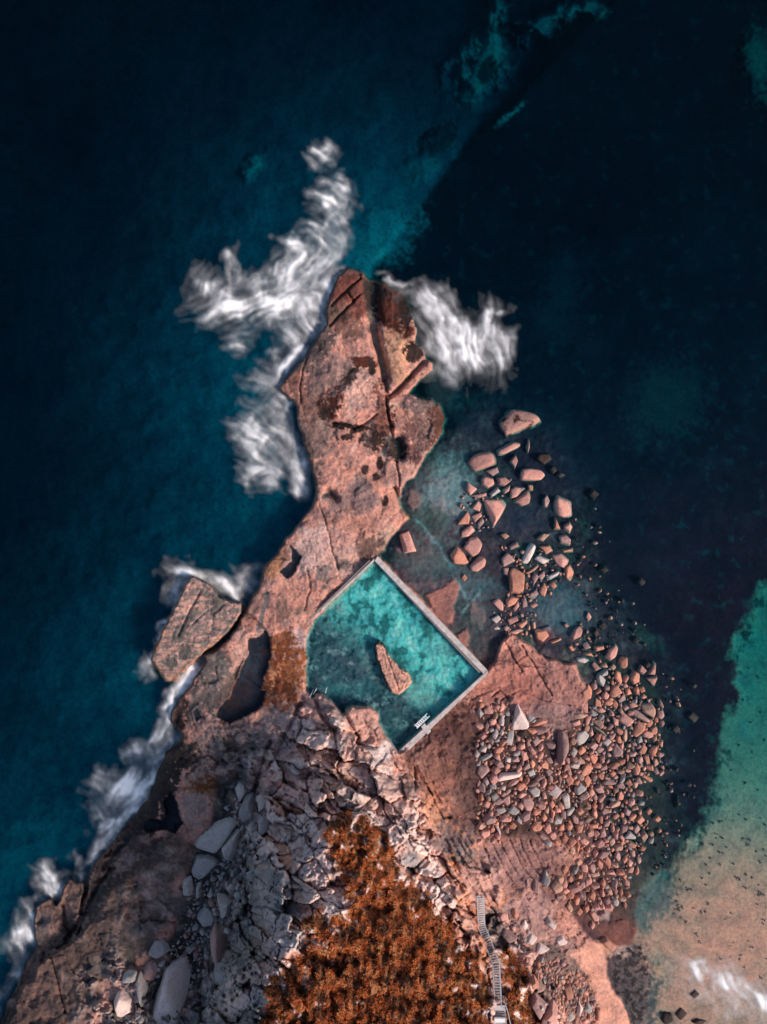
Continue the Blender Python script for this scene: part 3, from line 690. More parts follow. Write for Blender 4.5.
# far sea floor, so the ground reaches the horizon
BIG = 4000.0
b = MB()
x0, x1 = (X0 - CX) * S * 1.12 + 2, (X1 - CX) * S * 1.0 - 2
o = mesh_np('outer_seabed', np.array([(-BIG, -BIG, -40), (BIG, -BIG, -40), (BIG, BIG, -40), (-BIG, BIG, -40)]), np.array([(0, 1, 2, 3)]), simple_mat('deep_sea_floor', (.02, .04, .05), .9, .3, .02), False)
tag(o, 'deep dark sea floor beyond the headland', 'seabed', kind='structure')
# the sea : one closed body of water
b = MB(); b.prism([(-BIG, -BIG), (BIG, -BIG), (BIG, BIG), (-BIG, BIG)], -45, 0)
tag(b.build('sea', M_SEA), 'dark teal ocean surrounding the rock headland', 'sea', kind='structure')
# pool and tide-pool water
pts = [at(x, y, POOL_Z)[:2] for x, y in [(376,557),(484,672),(412,740),(399,756),(384,745),(374,730),(370,718),(352,716),(342,722),(325,712),(308,704),(298,692),(300,650),(303,626)]]
b = MB(); b.prism(pts, .02, POOL_Z)
tag(b.build('pool_water', M_POOL), 'clear turquoise water filling the walled rock pool', 'pool water', kind='structure')
for i, (lvl, poly) in enumerate(TIDE):
    c = np.mean(np.array(poly), 0)
    pts = [at(*(c + (np.array(p) - c) * 1.0 + (np.array(p) - c) / np.linalg.norm(np.array(p) - c) * 3.5), lvl) for p in poly]
    o = mesh_np('tide_pool', np.array(pts + [at(*c, lvl)]), np.array([(k, (k + 1) % len(pts), len(pts)) for k in range(len(pts))]), M_TIDE, False)
    tag(o, ['long dark tide pool between the rust weed and the left blocks', 'small dark tide pool on the pale rock above the sea stack slab', 'dark blue tide pool behind the black coastal rocks', 'tiny tide pool beside the split coastal block'][i], 'tide pool', kind='structure')

# ------------------------------------------------------------------ rocks
def icos(sub):
    bm = bmesh.new(); bmesh.ops.create_icosphere(bm, subdivisions=sub, radius=1)
    v = np.array([x.co[:] for x in bm.verts]); f = np.array([[q.index for q in p.verts] for p in bm.faces])
    bm.free(); return v, f
ICO = {s: icos(s) for s in (2, 3, 4, 5)}

def n3(v, seed, sc_):
    return (perlin(v[:, 0] * sc_ + seed * 3.1, v[:, 1] * sc_ + v[:, 2] * sc_ * .7, seed) + perlin(v[:, 1] * sc_ + 4.2, v[:, 2] * sc_ + v[:, 0] * sc_ * .6, seed + 5)) * .5

def rock_verts(poly_m, h, seed, sub=4, p=11, sink=.45):
    """faceted, soft-edged boulder whose outline is the given polygon (metres, centred)"""
    rs = random.Random(seed)
    P = np.array(poly_m, float)
    area = sum(P[i, 0] * P[(i + 1) % len(P), 1] - P[(i + 1) % len(P), 0] * P[i, 1] for i in range(len(P)))
    if area < 0: P = P[::-1]
    V, Fc = ICO[sub]
    sx = max(abs(P[:, 0]).max(), .05); sy = max(abs(P[:, 1]).max(), .05)
    D = V * np.array([sx, sy, h]); D = D / np.linalg.norm(D, axis=1)[:, None]
    acc = np.zeros(len(D))
    def plane(n, d):
        nonlocal acc
        n = np.array(n, float); n /= np.linalg.norm(n)
        acc += np.maximum(D @ n / max(d, .02), 0) ** p
    for i in range(len(P)):
        a = P[i]; b = P[(i + 1) % len(P)]; e = b - a
        l = np.hypot(*e)
        if l < 1e-6: continue
        n = np.array([e[1], -e[0]]) / l
        d = float(n @ a)
        ph = R(rs.uniform(4, 30))
        plane((n[0] * math.cos(ph), n[1] * math.cos(ph), math.sin(ph)), d * math.cos(ph) * 1.03)
    for k in range(rs.choice((1, 2, 2, 3))):
        an = rs.uniform(0, 2 * PI); t = R(rs.uniform(3, 28))
        plane((math.sin(t) * math.cos(an), math.sin(t) * math.sin(an), math.cos(t)), h * rs.uniform(.8, 1.05))
    plane((0, 0, -1), h * sink)
    r = acc ** (-1 / p)
    size = math.sqrt(sx * sy)
    W = D * r[:, None]
    for ax in (0, 1):
        lo, hi = W[:, ax].min(), W[:, ax].max(); pl, ph_ = P[:, ax].min(), P[:, ax].max()
        W[:, ax] = np.where(W[:, ax] > 0, W[:, ax] * min(1.4, ph_ / max(hi, .01)), W[:, ax] * min(1.4, pl / min(lo, -.01)))
    W[:, :2] *= 1.19
    W *= (1 + .05 * n3(W / size, seed % 97, 2.2) + .025 * n3(W / size, seed % 89 + 7, 6.0))[:, None]
    return W, Fc

def centred(poly):
    c = np.mean(np.array(poly, float), 0)
    return c, np.array(poly, float) - c

def hull2(p):
    p = sorted(map(tuple, p))
    def half(q):
        o = []
        for s in q:
            while len(o) > 1 and (o[-1][0] - o[-2][0]) * (s[1] - o[-2][1]) - (o[-1][1] - o[-2][1]) * (s[0] - o[-2][0]) <= 0: o.pop()
            o.append(s)
        return o
    return half(p)[:-1] + half(p[::-1])[:-1]

def area_of(p):
    p = np.array(p, float); q = np.roll(p, -1, 0)
    return abs((p[:, 0] * q[:, 1] - q[:, 0] * p[:, 1]).sum()) / 2

def ell(cx, cy, l, w, ang=0, n=7, seed=0):
    rs = random.Random(seed * 31 + int(cx * 7 + cy * 13))
    o = []
    for k in range(n):
        t = 2 * PI * (k + rs.uniform(-.3, .3)) / n
        u = l / 2 * math.cos(t) * rs.uniform(.88, 1.1); v = w / 2 * math.sin(t) * rs.uniform(.88, 1.1)
        a = R(ang); o.append((cx + u * math.cos(a) - v * math.sin(a), cy + u * math.sin(a) + v * math.cos(a)))
    return o

# tone ; outline in reference pixels ; short name and full label for the ones other boulders are described by
BD = r'''
y;498,422 501,420 509,408 521,408 536,414 540,422 536,426 523,432 507,439 503,430;weed-topped outer boulder;large weed-topped angular boulder at the seaward end of the scatter
p;466,464 475,452 490,449 497,455 498,465 488,470 475,474 467,468;broad flat pink slab;broad flat pink slab boulder with a rounded outline in shallow water
p;498,450 513,442 519,444 518,447 505,454 499,455;;narrow pink boulder with a brown hollow below the weed-topped outer boulder
p;516,455 518,461 515,468 510,462
p;521,476 524,469 532,468 540,470 544,475 540,480 530,481 522,480;pink bar boulder;oblong pink boulder beside black weed rocks in open water
m;486,471 497,467 499,472 493,476
p;480,478 484,475 493,478 494,485 488,489 480,485
p;496,477 505,476 511,481 504,487 498,485
p;466,480 478,489 470,496 465,490;wedge boulder;pink wedge boulder at the left edge of the upper scatter
w;489,494 497,487 501,491 492,497
p;471,496 486,493 486,496 479,498
m;502,490 510,486 509,491 504,494
p;511,490 515,486 526,488 518,496 510,498;upper half of the split boulder;upper half of a pink boulder split by a diagonal crack
p;512,501 521,495 528,489 531,495 530,503 522,506;lower half of the split boulder;lower half of a pink boulder split by a diagonal crack
t;528,485 533,486 533,491 529,491
p;485,498 507,499 508,505 500,518 493,533 489,520 485,507;triangular pink slab;triangular pink slab boulder pointing down toward the pool side
m;543,500 547,495 550,501 547,507 543,506
p;553,505 557,495 572,501 573,516 565,518 555,514;cracked square boulder;large square cracked pink boulder on the right edge of the upper scatter
o;555,517 561,530 554,530
p;564,526 570,522 573,527 570,534 564,529
m;559,536 565,534 571,540 570,547 561,544
o;561,549 573,548 573,552 564,553
t;536,539 543,533 551,534 543,542
t;500,535 505,533 509,536 505,539
m;508,546 517,540 520,547 510,551
w;519,563 526,547 531,542 538,546 536,552 527,565;pale oblong slab;pale smooth oblong slab leaning among darker boulders above the pool corner
o;539,546 550,545 554,551 546,555
m;501,559 507,553 516,561 503,568
w;535,559 539,555 550,560 543,564
p;552,555 561,553 569,560 565,568 557,564
p;471,508 478,500 482,504 480,511
o;457,525 467,512 470,517 469,524;small orange triangle boulder;small orange triangular boulder at the left edge of the chain
p;471,516 480,512 483,516 475,523
m;477,523 482,517 484,522 478,530
p;461,538 462,531 471,525 476,531 469,537
p;464,548 471,537 477,536 482,544 479,553 473,557;upright pink boulder;tall pink boulder in the middle of the left chain
o;450,555 457,546 463,551 469,563 465,565 454,564;rough orange boulder;rough orange boulder with a bright ridge at the end of the left chain
p;469,566 479,556 485,559 484,567 478,572 471,571;rounded pink boulder;rounded pink boulder standing alone at the foot of the left chain
p;398,535 409,531 417,551 402,553;cracked pool-side block;flat pink block with dark cracks just above the pool's top corner
d;469,556 472,557 471,561 468,560
o;509,573 513,569 526,575 525,590 518,595 510,593;tall ribbed boulder;tall ribbed orange-pink boulder above the red rock flat
m;503,568 509,568 509,576 504,574
o;525,573 538,565 538,568 529,574
m;531,578 534,573 539,577 533,587
o;461,578 464,574 467,578 464,581
o;564,569 570,565 574,572 571,581 565,577;bright orange end boulder;bright orange boulder at the right end of the upper scatter
w;547,577 558,571 560,574 550,580
m;538,576 544,571 545,576 541,580
o;539,591 544,583 548,589 545,598 541,596
o;548,585 553,581 557,586 553,589
m;529,594 536,589 539,594 532,602
p;529,605 534,602 538,605 533,608
m;521,599 526,598 528,606 522,608
o;505,599 510,595 519,598 515,604 506,607
p;512,609 518,600 520,606 515,612
p;492,602 498,597 504,603 504,610 500,610;slanted pink boulder;slanted pink boulder left of the ribbed boulder's foot
w;490,619 498,615 501,619 496,624;lone pale block;pale cut-looking block standing alone right of the pool wall
w;493,628 497,626 500,629 495,630
p;507,619 516,616 518,621 510,625
o;516,624 527,619 528,623 522,629
m;502,628 506,625 510,628 506,632
p;508,632 517,629 524,630 516,634
o;536,630 545,629 548,636 543,641 537,638
p;532,622 535,622 536,628 533,629
o;548,641 561,637 563,640 552,645
o;568,647 571,645 575,650 571,651
t;563,625 566,623 569,626 566,628
p;569,637 573,630 580,626 583,630 581,637 573,641;smooth pink oval;smooth pink oval boulder in water above the red rock flat
m;582,644 586,641 591,648 585,650
o;580,652 590,651 595,658 586,656
w;576,657 583,656 591,660 585,664 578,662
o;593,646 603,645 604,650 595,653
p;605,658 609,649 616,644 620,648 617,658 611,663;large egg-shaped boulder;large egg-shaped pinkish boulder at the water's edge
o;617,662 621,657 628,658 628,665 624,669 619,667
t;610,667 613,664 616,667 613,670
p;591,665 594,661 602,669 595,672
g;595,678 599,673 606,680 603,689 597,683;grey leaf-shaped boulder;grey leaf-shaped boulder among orange ones right of the red flat
o;614,678 616,671 621,673 623,680 619,685
o;629,678 633,671 640,674 640,683 633,686;barrel boulder;orange barrel-shaped boulder beside three slanted pink stones
p;638,671 641,665 647,671 643,675
p;647,674 654,662 657,665 656,675
p;646,678 657,676 654,686
o;582,691 589,686 593,691 592,699 587,701 583,699;loaf boulder;brown loaf-shaped boulder against the right edge of the red flat
o;609,693 612,685 616,684 622,693 615,698 610,697;peaked orange boulder;peaked orange boulder in the middle of the right-hand field
o;594,692 598,687 602,691 596,695
o;594,706 595,697 600,699 602,707
o;639,688 643,686 645,691 641,693
p;622,686 625,683 628,686 625,689
m;618,700 624,693 626,700 620,703
o;640,697 643,694 647,697 643,699
p;580,707 585,702 589,703 589,713 583,712
t;572,715 580,713 588,716 583,719 574,719
p;570,723 580,720 581,725 574,727
g;589,716 591,708 600,715 595,717
o;611,704 613,699 618,704 616,710
m;622,707 625,704 629,708 625,711
p;628,704 632,701 638,706 630,708
t;641,703 651,702 655,707 656,715 654,719 643,712;big seaward block;big squared tan block at the seaward edge of the field
m;632,710 637,710 649,720 646,723 634,716;long dark boulder;long dark mauve boulder lying beside the big seaward block
p;617,720 623,712 635,721 628,728;striped pink square block;striped pink square block in the middle of the field
o;632,734 637,721 645,725 643,732 637,737
t;592,721 600,719 603,725 600,729
m;592,726 594,725 607,734 606,736
t;622,738 624,728 628,730 628,740 624,743
g;574,740 577,732 585,730 590,736 585,742 577,745;grey many-sided boulder;grey many-sided boulder with a pale face right of the curved brown boulder
o;594,738 597,733 601,736 599,743
w;601,742 607,738 612,742 607,747
m;612,750 616,743 624,751 619,758 613,758
o;638,753 643,743 648,749 645,754;tapering orange boulder;tapering orange boulder beside dark open water
o;643,755 649,754 651,764 647,766
t;653,759 656,758 658,763 654,766
o;632,768 637,762 641,768 638,776 633,775
o;640,776 643,773 653,779 650,783
o;588,756 594,754 598,758 595,763 590,762;square orange stone;square bright orange stone in the centre of the field
m;587,746 593,742 599,745 595,751
o;577,751 582,746 586,750 580,755
g;569,752 573,748 577,752 573,757
w;568,766 573,762 580,764 577,770 572,769;white-topped boulder;white-topped boulder below the tip of the curved brown boulder
o;580,771 586,763 591,766 591,772 583,776
o;606,767 616,761 621,764 613,770
o;625,756 627,750 629,756 627,763
o;597,775 600,771 605,775 602,780
o;608,773 612,770 616,773 612,777
o;566,779 570,774 575,780 569,786
o;584,781 587,775 591,780 588,788
m;602,783 608,779 617,784 604,785
o;625,783 629,779 633,784 629,786
g;574,788 580,783 587,790 580,795 574,793
m;595,787 599,783 604,787 599,791
o;627,790 630,787 633,790 630,793
m;557,732 565,730 570,738 570,752 564,763 557,762 556,745;curved brown boulder;long curved brown boulder below the red rock flat
w;517,703 522,710 529,724 527,729 513,730 512,724 515,710;tall pale wedge;tall pale pink wedge boulder rising above the grey pile
g;506,742 509,730 514,730 514,738 512,746
d;515,733 526,729 527,735 520,738
o;530,727 539,717 547,721 535,727;salmon fin;salmon coloured fin of rock right of the tall pale wedge
g;526,713 535,717 529,722
m;535,729 546,727 550,730 538,735
m;531,740 536,736 542,741 535,747
m;542,742 548,740 556,743 553,751 547,749
p;499,710 501,702 505,707 501,712
g;504,711 509,710 510,716 505,716
w;498,725 501,715 505,716 504,725
d;504,717 509,717 509,725 505,726
m;484,728 487,721 490,723 488,730;lone dark pebble;lone mauve stone on the brown flat left of the pile
w;492,736 496,729 498,733 495,739
w;499,734 501,729 505,732 502,736
w;478,751 482,745 488,747 486,754;pale pink edge boulder;pale pink boulder at the left edge of the grey pile
w;486,746 489,743 492,746 489,749
g;478,758 493,751 495,755 482,762;long grey slab;long dark grey slab at the left edge of the pile
w;504,761 505,756 512,758 510,763
w;496,780 501,773 515,773 522,771 522,775 513,780 500,783;big white slab;big whitish grey slab lying across the middle of the grey pile
m;477,773 480,764 487,764 491,771 482,780
w;483,781 487,777 490,784 486,788
p;520,750 527,751 529,759 522,760
g;512,753 520,749 521,754 514,756
m;522,768 529,762 531,768 523,771
o;530,763 532,760 535,764 532,768
m;543,770 548,767 553,772 548,777
m;545,758 550,756 553,763 548,763
p;536,767 539,764 542,767 539,770
g;527,771 534,768 536,775 530,777
m;505,785 514,779 520,780 514,786 508,788
p;557,778 559,773 562,779 560,785
m;526,785 534,780 538,783 531,787
g;527,790 535,785 541,790 540,797 534,799;grey pyramid;grey pyramid-shaped boulder in the lower part of the pile
w;548,793 555,785 563,792 557,799;ridged pale boulder;ridged pale boulder with a pointed top in the lower field
g;561,795 566,793 571,796 572,808 565,809;split grey boulder;upright grey boulder split by a dark seam
m;522,798 529,797 534,804 531,812 526,812 521,804;smooth brown dome;smooth brown domed boulder below the grey pyramid
m;520,817 525,812 531,812 530,819 523,823
p;517,805 521,802 525,805 522,810
g;508,810 513,805 520,811 514,816 509,814
g;496,809 504,807 508,810 500,815
p;499,820 505,815 512,818 510,823 501,823
m;482,820 487,815 495,817 495,823 486,826
p;480,835 482,830 490,830 490,836 484,840;lit cube;cube-shaped pink boulder at the lower left corner of the pile
p;481,805 486,800 490,803 488,808
m;501,801 505,796 510,795 511,803 507,807
w;498,788 501,785 506,786 505,791
w;495,825 498,824 501,833 499,834
o;529,827 535,821 542,826 539,831 533,832;round orange boulder;round orange boulder below the brown dome
o;548,803 552,799 555,805 552,808
o;540,818 544,813 548,818 544,823
o;550,817 551,809 555,812 553,820
o;561,839 564,833 569,838 565,844;ball boulder;ball-shaped boulder with a bright rim in the lower field
m;536,834 542,833 549,838 544,842
o;565,827 568,823 571,827 568,831
g;490,795 495,793 498,797 493,801
o;575,811 580,807 585,812 580,816
o;591,806 594,801 598,805 594,810
o;588,825 598,823 598,829 591,829
m;594,789 601,785 605,792 598,793
o;623,801 626,798 629,801 626,804
o;645,811 649,808 652,811 648,815
o;634,820 640,814 645,820 640,825;sunlit block;sunlit orange block at the top of the right-hand cluster
o;652,819 657,815 661,819 657,823;outermost orange stone;yellowish orange stone farthest out in the right-hand cluster
o;657,831 659,828 662,831 659,833
m;632,828 637,824 640,829 635,833
t;639,836 643,829 648,836 644,844;diamond boulder;diamond-shaped tan boulder in the right-hand cluster
g;623,839 629,831 636,837 634,840;grey half-dome;grey half-dome boulder left of the diamond boulder
o;626,844 629,840 636,844 633,848
o;619,843 622,840 625,843 622,845
o;638,850 641,845 646,847 643,851
m;597,858 602,851 610,852 604,858
o;604,862 607,856 611,862 609,870
t;574,862 578,857 583,863 578,868
t;590,873 599,872 601,876 594,878
o;599,883 603,876 606,883 602,887
o;634,872 637,865 639,870 636,875
o;561,870 565,864 569,869 563,875
o;566,880 571,872 575,880 571,884
o;621,859 625,854 628,859 624,864
o;567,826 570,822 573,826 570,830
o;575,846 577,839 580,846 578,853
o;609,849 612,846 615,849 612,852
o;621,876 624,873 627,876 624,879
t;551,888 556,881 562,884 562,891 556,895;two-tone boulder;boulder grey on its left and orange on its right below the strata
g;543,878 546,872 549,879 544,885
o;587,897 592,890 597,895 595,904;hooked orange boulder;orange hooked boulder above the start of the sand
t;565,905 569,903 573,908 570,912
p;562,891 566,888 570,891 566,894
o;617,891 621,887 623,892 620,897
o;622,905 624,900 627,905 625,910
o;575,911 579,907 583,911 579,915
w;544,923 549,919 557,926 554,932;flat pale stone;flat pale stone half sunk in the pink mud
w;556,940 562,937 567,943 560,946
o;600,941 606,937 617,946 612,951 606,944;orange bar by the sand;orange bar-shaped boulder right of the top of the sand strip
o;560,915 563,911 566,915 563,919
p;589,925 592,921 595,925 592,929
p;560,898 563,895 566,898 563,901
p;552,902 555,899 558,902 555,905
m;532,890 535,879 540,883 539,893
g;541,883 545,874 550,879 546,886;grey fluted boulder;grey fluted boulder at the end of the strata
m;525,884 527,879 529,884 527,889
p;497,913 501,909 507,912 509,923 503,925;split pink block;split pink block right of the foot of the staircase
o;510,913 515,909 520,915 515,921
w;521,926 525,922 528,927 524,930;small white boulder;small white boulder right of the middle of the staircase
w;525,941 531,934 537,939 532,945;bright white-pink boulder;bright white-pink boulder right of the orange heath strip
m;501,935 504,928 517,940 509,943
w;535,951 540,945 549,951 540,955;pale wedge on the mud;pale wedge boulder at the lower end of the pink mud
p;506,930 512,927 518,931 512,933
g;517,938 519,935 522,938 519,941
g;525,932 528,929 531,932 528,935
m;530,1005 536,997 546,1007 539,1020;big mauve block;big mauve block below the heath near the bottom edge
p;541,1020 553,1007 558,1013 557,1026 543,1027
o;528,984 535,979 539,987 532,990
o;563,988 570,985 573,997 566,1000
g;565,1018 570,1013 575,1018 570,1022
w;575,1014 579,1002 584,1010 579,1019;white tooth;white tooth-shaped boulder near the bottom of the sand
g;583,1009 588,1004 593,1009 588,1013
o;594,1020 596,1009 602,1010 602,1020;dark-sided slab;slab with one dark side against the edge of the sand
p;581,1021 586,1018 590,1021 586,1025
d;661,1020 664,1012 671,1013 673,1022 665,1026
d;676,1014 681,1008 687,1014 681,1020
d;690,1022 697,1018 706,1021 700,1027
d;690,994 695,989 700,994 695,999
d;538,459 541,453 549,453 552,459 544,464
d;549,470 553,466 557,470 553,474
d;555,475 560,472 565,475 560,478
p;526,448 529,440 530,447 528,453
d;589,495 593,489 599,494 594,500
d;598,570 604,565 610,570 604,574
d;637,582 641,578 645,582 641,586
d;619,601 622,598 625,601 622,604
d;632,640 636,637 640,640 636,643
d;643,665 647,661 651,665 647,669
d;688,717 693,713 699,718 694,723
d;672,729 676,725 680,729 676,733
d;691,686 694,683 697,686 694,689
d;675,802 677,796 679,802 677,808
d;686,785 689,783 692,785 689,787
t;592,543 595,541 598,543 595,545
p;586,617 588,612 591,617 588,621
d;597,627 602,620 608,627 602,631;
d;592,633 596,628 600,634 596,639
g;234,789 239,782 246,783 247,791 241,800 236,797;upper round grey boulder;rounded grey boulder at the top of the shaded gully
g;239,814 244,800 250,798 254,811 252,819 244,823;grey egg;egg-shaped grey boulder standing in the shaded gully
g;257,802 261,796 268,797 266,807 258,813
g;257,821 268,806 272,808 271,827 263,835 257,838;tall gully boulder;tall grey boulder leaning on the gully's right wall
g;193,843 210,825 227,816 235,816 239,821 229,833 216,852 207,850;long grey block;largest long grey block lying across the shaded gully
g;219,847 235,829 242,825 243,832 239,850 232,864 221,854;kite-shaped grey block;kite-shaped grey block below the long grey block
g;191,869 196,858 208,857 218,863 208,874 199,879 193,875;flat grey oval;flat grey oval boulder at the edge of the brown slab
g;246,829 252,823 257,830 252,835
g;182,883 189,880 192,896 183,896
g;196,886 200,885 200,897 196,897
g;206,896 211,888 214,896 210,900
g;234,878 239,874 244,878 239,882
g;227,889 231,885 236,889 231,893
g;247,874 251,871 255,874 251,878
g;215,890 218,887 221,890 218,894
g;245,889 248,885 251,889 248,894
g;248,897 251,894 254,897 251,900
g;235,896 239,892 243,896 239,901
g;195,919 206,905 216,917 214,925 202,929;grey cone boulder;grey cone-shaped boulder in the lower gully
g;149,953 156,938 163,939 169,952 159,958;lone pale grey boulder;pale grey peaked boulder resting on the brown slab
w;109,1003 114,989 123,987 136,997 137,1013 125,1020 113,1014;round whitish boulder;large round whitish boulder near the bottom left
g;122,978 127,974 134,975 134,983 123,984
g;134,986 138,978 145,992 141,1008 138,1000
w;140,1036 152,1000 163,970 180,969 181,981 188,997 176,1036;great pale block;great pale sloping block at the bottom left edge of the picture
m;142,969 149,961 158,970 153,983 144,978
m;208,945 213,931 222,939 230,966 223,969 214,966;long dark gully boulder;long dark upright boulder in the lower gully
g;214,971 230,969 225,988 217,983
g;185,950 188,944 195,948 189,955
g;216,900 233,902 231,913 220,919
'''
rocks = []
for ln in BD.strip().splitlines():
    q = ln.split(';')
    poly = [tuple(map(float, s.split(','))) for s in q[1].split()]
    rocks.append(dict(tone=q[0], poly=poly, short=q[2] if len(q) > 2 and q[2] else None, label=q[3] if len(q) > 3 and q[3] else None))
for r in rocks:
    r['c'] = np.mean(np.array(r['poly']), 0); r['a'] = area_of(r['poly']); r['rad'] = math.sqrt(r['a'] / PI)
    P = np.array(r['poly']) - r['c']; ev = np.linalg.eigvalsh(P.T @ P); r['asp'] = math.sqrt(ev[1] / max(ev[0], .1))

# smaller stones filling the spaces, denser where the photograph is
FILL = [([(478,700),(512,700),(530,712),(560,736),(590,700),(600,660),(640,682),(662,705),(664,770),(640,795),(655,840),(640,858),(628,895),(600,925),(560,905),(545,885),(575,860),(548,842),(520,822),(500,842),(478,845),(474,780)], 3000, 1.1, 5.2, 'oopppmmtg'),
        ([(655,660),(690,690),(698,760),(690,830),(668,870),(640,900),(655,840),(640,795),(664,770),(662,705)], 46, .9, 2.2, 'omdd'),
        ([(575,600),(600,560),(640,600),(650,650),(610,640)], 22, .9, 2.0, 'omdd'), ([(535,540),(600,480),(612,540),(590,600),(560,600)], 16, .9, 2.2, 'omd'),
        ([(520,960),(560,958),(590,975),(600,1005),(598,1030),(560,1030),(545,990)], 520, .8, 2.6, 'oommgtp'),
        ([(500,545),(552,545),(572,575),(545,600),(530,640),(500,640),(488,610),(505,590)], 120, .9, 2.4, 'opm'),
        ([(450,500),(500,470),(520,480),(505,510),(480,540),(462,560)], 40, .9, 2.2, 'pm'),
        ([(500,905),(520,925),(535,950),(520,955),(505,940)], 60, .8, 2.0, 'mgw'),
        ([(580,620),(605,640),(620,650),(590,660),(570,650)], 40, .8, 2.0, 'omd'),
        ([(232,795),(262,800),(262,850),(258,890),(240,930),(236,960),(220,1000),(190,1030),(150,1030),(110,1010),(140,970),(180,930),(190,885),(205,850),(215,830)], 620, 1.0, 3.4, 'ggggmd')]
cell = {}
def free(x, y, r):
    for q in cell_near(x, y):
        if math.hypot(q[0] - x, q[1] - y) < (q[2] + r) * .74: return False
    return True
def cell_near(x, y):
    i, j = int(x // 12), int(y // 12)
    for a in (-1, 0, 1):
        for b_ in (-1, 0, 1):
            yield from cell.get((i + a, j + b_), ())
def put(x, y, r): cell.setdefault((int(x // 12), int(y // 12)), []).append((x, y, r))
for r in rocks:
    # long rocks occupy a chain of circles
    P = np.array(r['poly']); c = r['c']
    for p in P: put(*(c + (p - c) * .5), r['rad'] * .5)
    put(c[0], c[1], r['rad'] * .8)
fill = []
rs = random.Random(5)
for poly, n, r0, r1, tones in FILL:
    pa = np.array(poly); bx = pa.min(0); tx = pa.max(0)
    cand = RNG.uniform(bx, tx, (n * 6, 2)); ok = sdf(poly, cand[:, 0], cand[:, 1]) > 0
    cand = cand[ok][:n * 2]
    rr = r0 + (r1 - r0) * np.sort(RNG.random(len(cand)) ** 2.0)[::-1]
    edge_ = sdf(poly, cand[:, 0], cand[:, 1]) + 5 * fbm(cand[:, 0] / 16, cand[:, 1] / 16, 977, 3); kp = RNG.random(len(cand)) < sstep(-2, 11, edge_) + .06
    cand = cand[kp]; rr = rr[kp]
    for (x, y), rad in zip(cand, rr):
        if free(x, y, rad):
            put(x, y, rad)
            fill.append((x, y, rad, rs.choice(tones)))
pool_all = []
for k, (x, y, rad, tone) in enumerate(fill):
    asp = rs.uniform(1.05, 1.7)
    poly = ell(x, y, 2 * rad * asp ** .5, 2 * rad / asp ** .5, rs.uniform(0, 180), rs.choice((4, 5, 6)), k)
    pool_all.append(dict(tone=tone, poly=poly, short=None, label=None, c=np.array([x, y]), a=area_of(hull2(poly)), rad=rad, asp=asp))
named = [r for r in rocks if r['label']]
rest = sorted([r for r in rocks if not r['label']] + pool_all, key=lambda r: -r['a'])
rocks = named + rest[:300 - len(named)]
fill = rest[300 - len(named):]

LAND = [(r['c'], r['short']) for r in rocks if r['short']]
TN = {'p': 'pink', 'o': 'orange', 'g': 'grey', 'w': 'pale', 'd': 'blackish', 't': 'tan', 'm': 'mauve brown', 'y': 'weedy'}
def describe(r):
    s = 'tiny' if r['a'] < 28 else 'small' if r['a'] < 55 else 'mid-sized' if r['a'] < 110 else 'large'
    n = len(r['poly'])
    sh = ('long ' if r['asp'] > 1.75 else 'three-sided ' if n == 3 else 'four-sided ' if n == 4 and r['asp'] < 1.3 else '')
    return s, TN[r['tone']], sh
def direction(d):
    a = math.degrees(math.atan2(-d[1], d[0])) % 360
    return ['right of', 'up and right of', 'above', 'up and left of', 'left of', 'down and left of', 'below', 'down and right of'][int((a + 22.5) // 45) % 8]
used = set(r['label'] for r in rocks if r['label'])
for r in rocks:
    if r['label']: continue
    s, t, sh = describe(r)
    ds = sorted(((np.hypot(*(r['c'] - c)), c, nm) for c, nm in LAND), key=lambda q: q[0])
    kind = 'rock' if r['tone'] == 'd' else 'boulder' if r['a'] > 28 else 'stone'
    cands = []
    for d, c, nm in ds[:3]:
        near = 'close ' if d < 14 else '' if d < 30 else 'well '
        cands.append(f"{s} {t} {sh}{kind} {near}{direction(r['c'] - c)} the {nm}")
    for d, c, nm in ds[1:4]:
        cands.append(f"{t} {kind} {direction(r['c'] - ds[0][1])} the {ds[0][2]}, {direction(r['c'] - c)} the {nm}")
    lab = next((c for c in cands if c not in used and len(c.split()) <= 16), None)
    if lab is None:
        lab = next((c for c in cands if c not in used), cands[0])
    r['label'] = ' '.join(lab.split()[:16]); used.add(r['label'])

for k, r in enumerate(rocks):
    c = r['c']; zg = max(zat(*c), -6)
    gully = c[0] < 300
    poly = hull2(r['poly'])
    hgt = S * r['rad'] * random.uniform(.75, 1.1)
    if r['tone'] == 'd' and not gully: hgt *= .8
    if c[0] > 585 and r['tone'] == 'd' and c[1] < 960: zg = -.85 * hgt
    elif zg < -.5: zg = max(zg, -.35 * hgt - .1)
    base_z = zg - .1 * hgt
    w = [at(p[0], p[1], base_z + .35 * hgt) for p in poly]; o3 = at(c[0], c[1], base_z + .35 * hgt)
    pm_ = [(q[0] - o3[0], q[1] - o3[1]) for q in w]
    big = r['a'] > 180
    W, Fc = rock_verts(pm_, hgt, 1000 + k * 7, 5 if big else 4 if r['a'] > 28 else 3, random.choice((10, 14, 20, 28)), sink=.8)
    o = mesh_np('boulder', W, Fc, RM[r['tone']])
    o.location = (o3[0], o3[1], base_z)
    tag(o, r['label'], 'boulder' if r['a'] > 28 else 'stone', 'grey boulders in the shaded gully' if gully else 'boulders scattered over the eastern rock shelf')

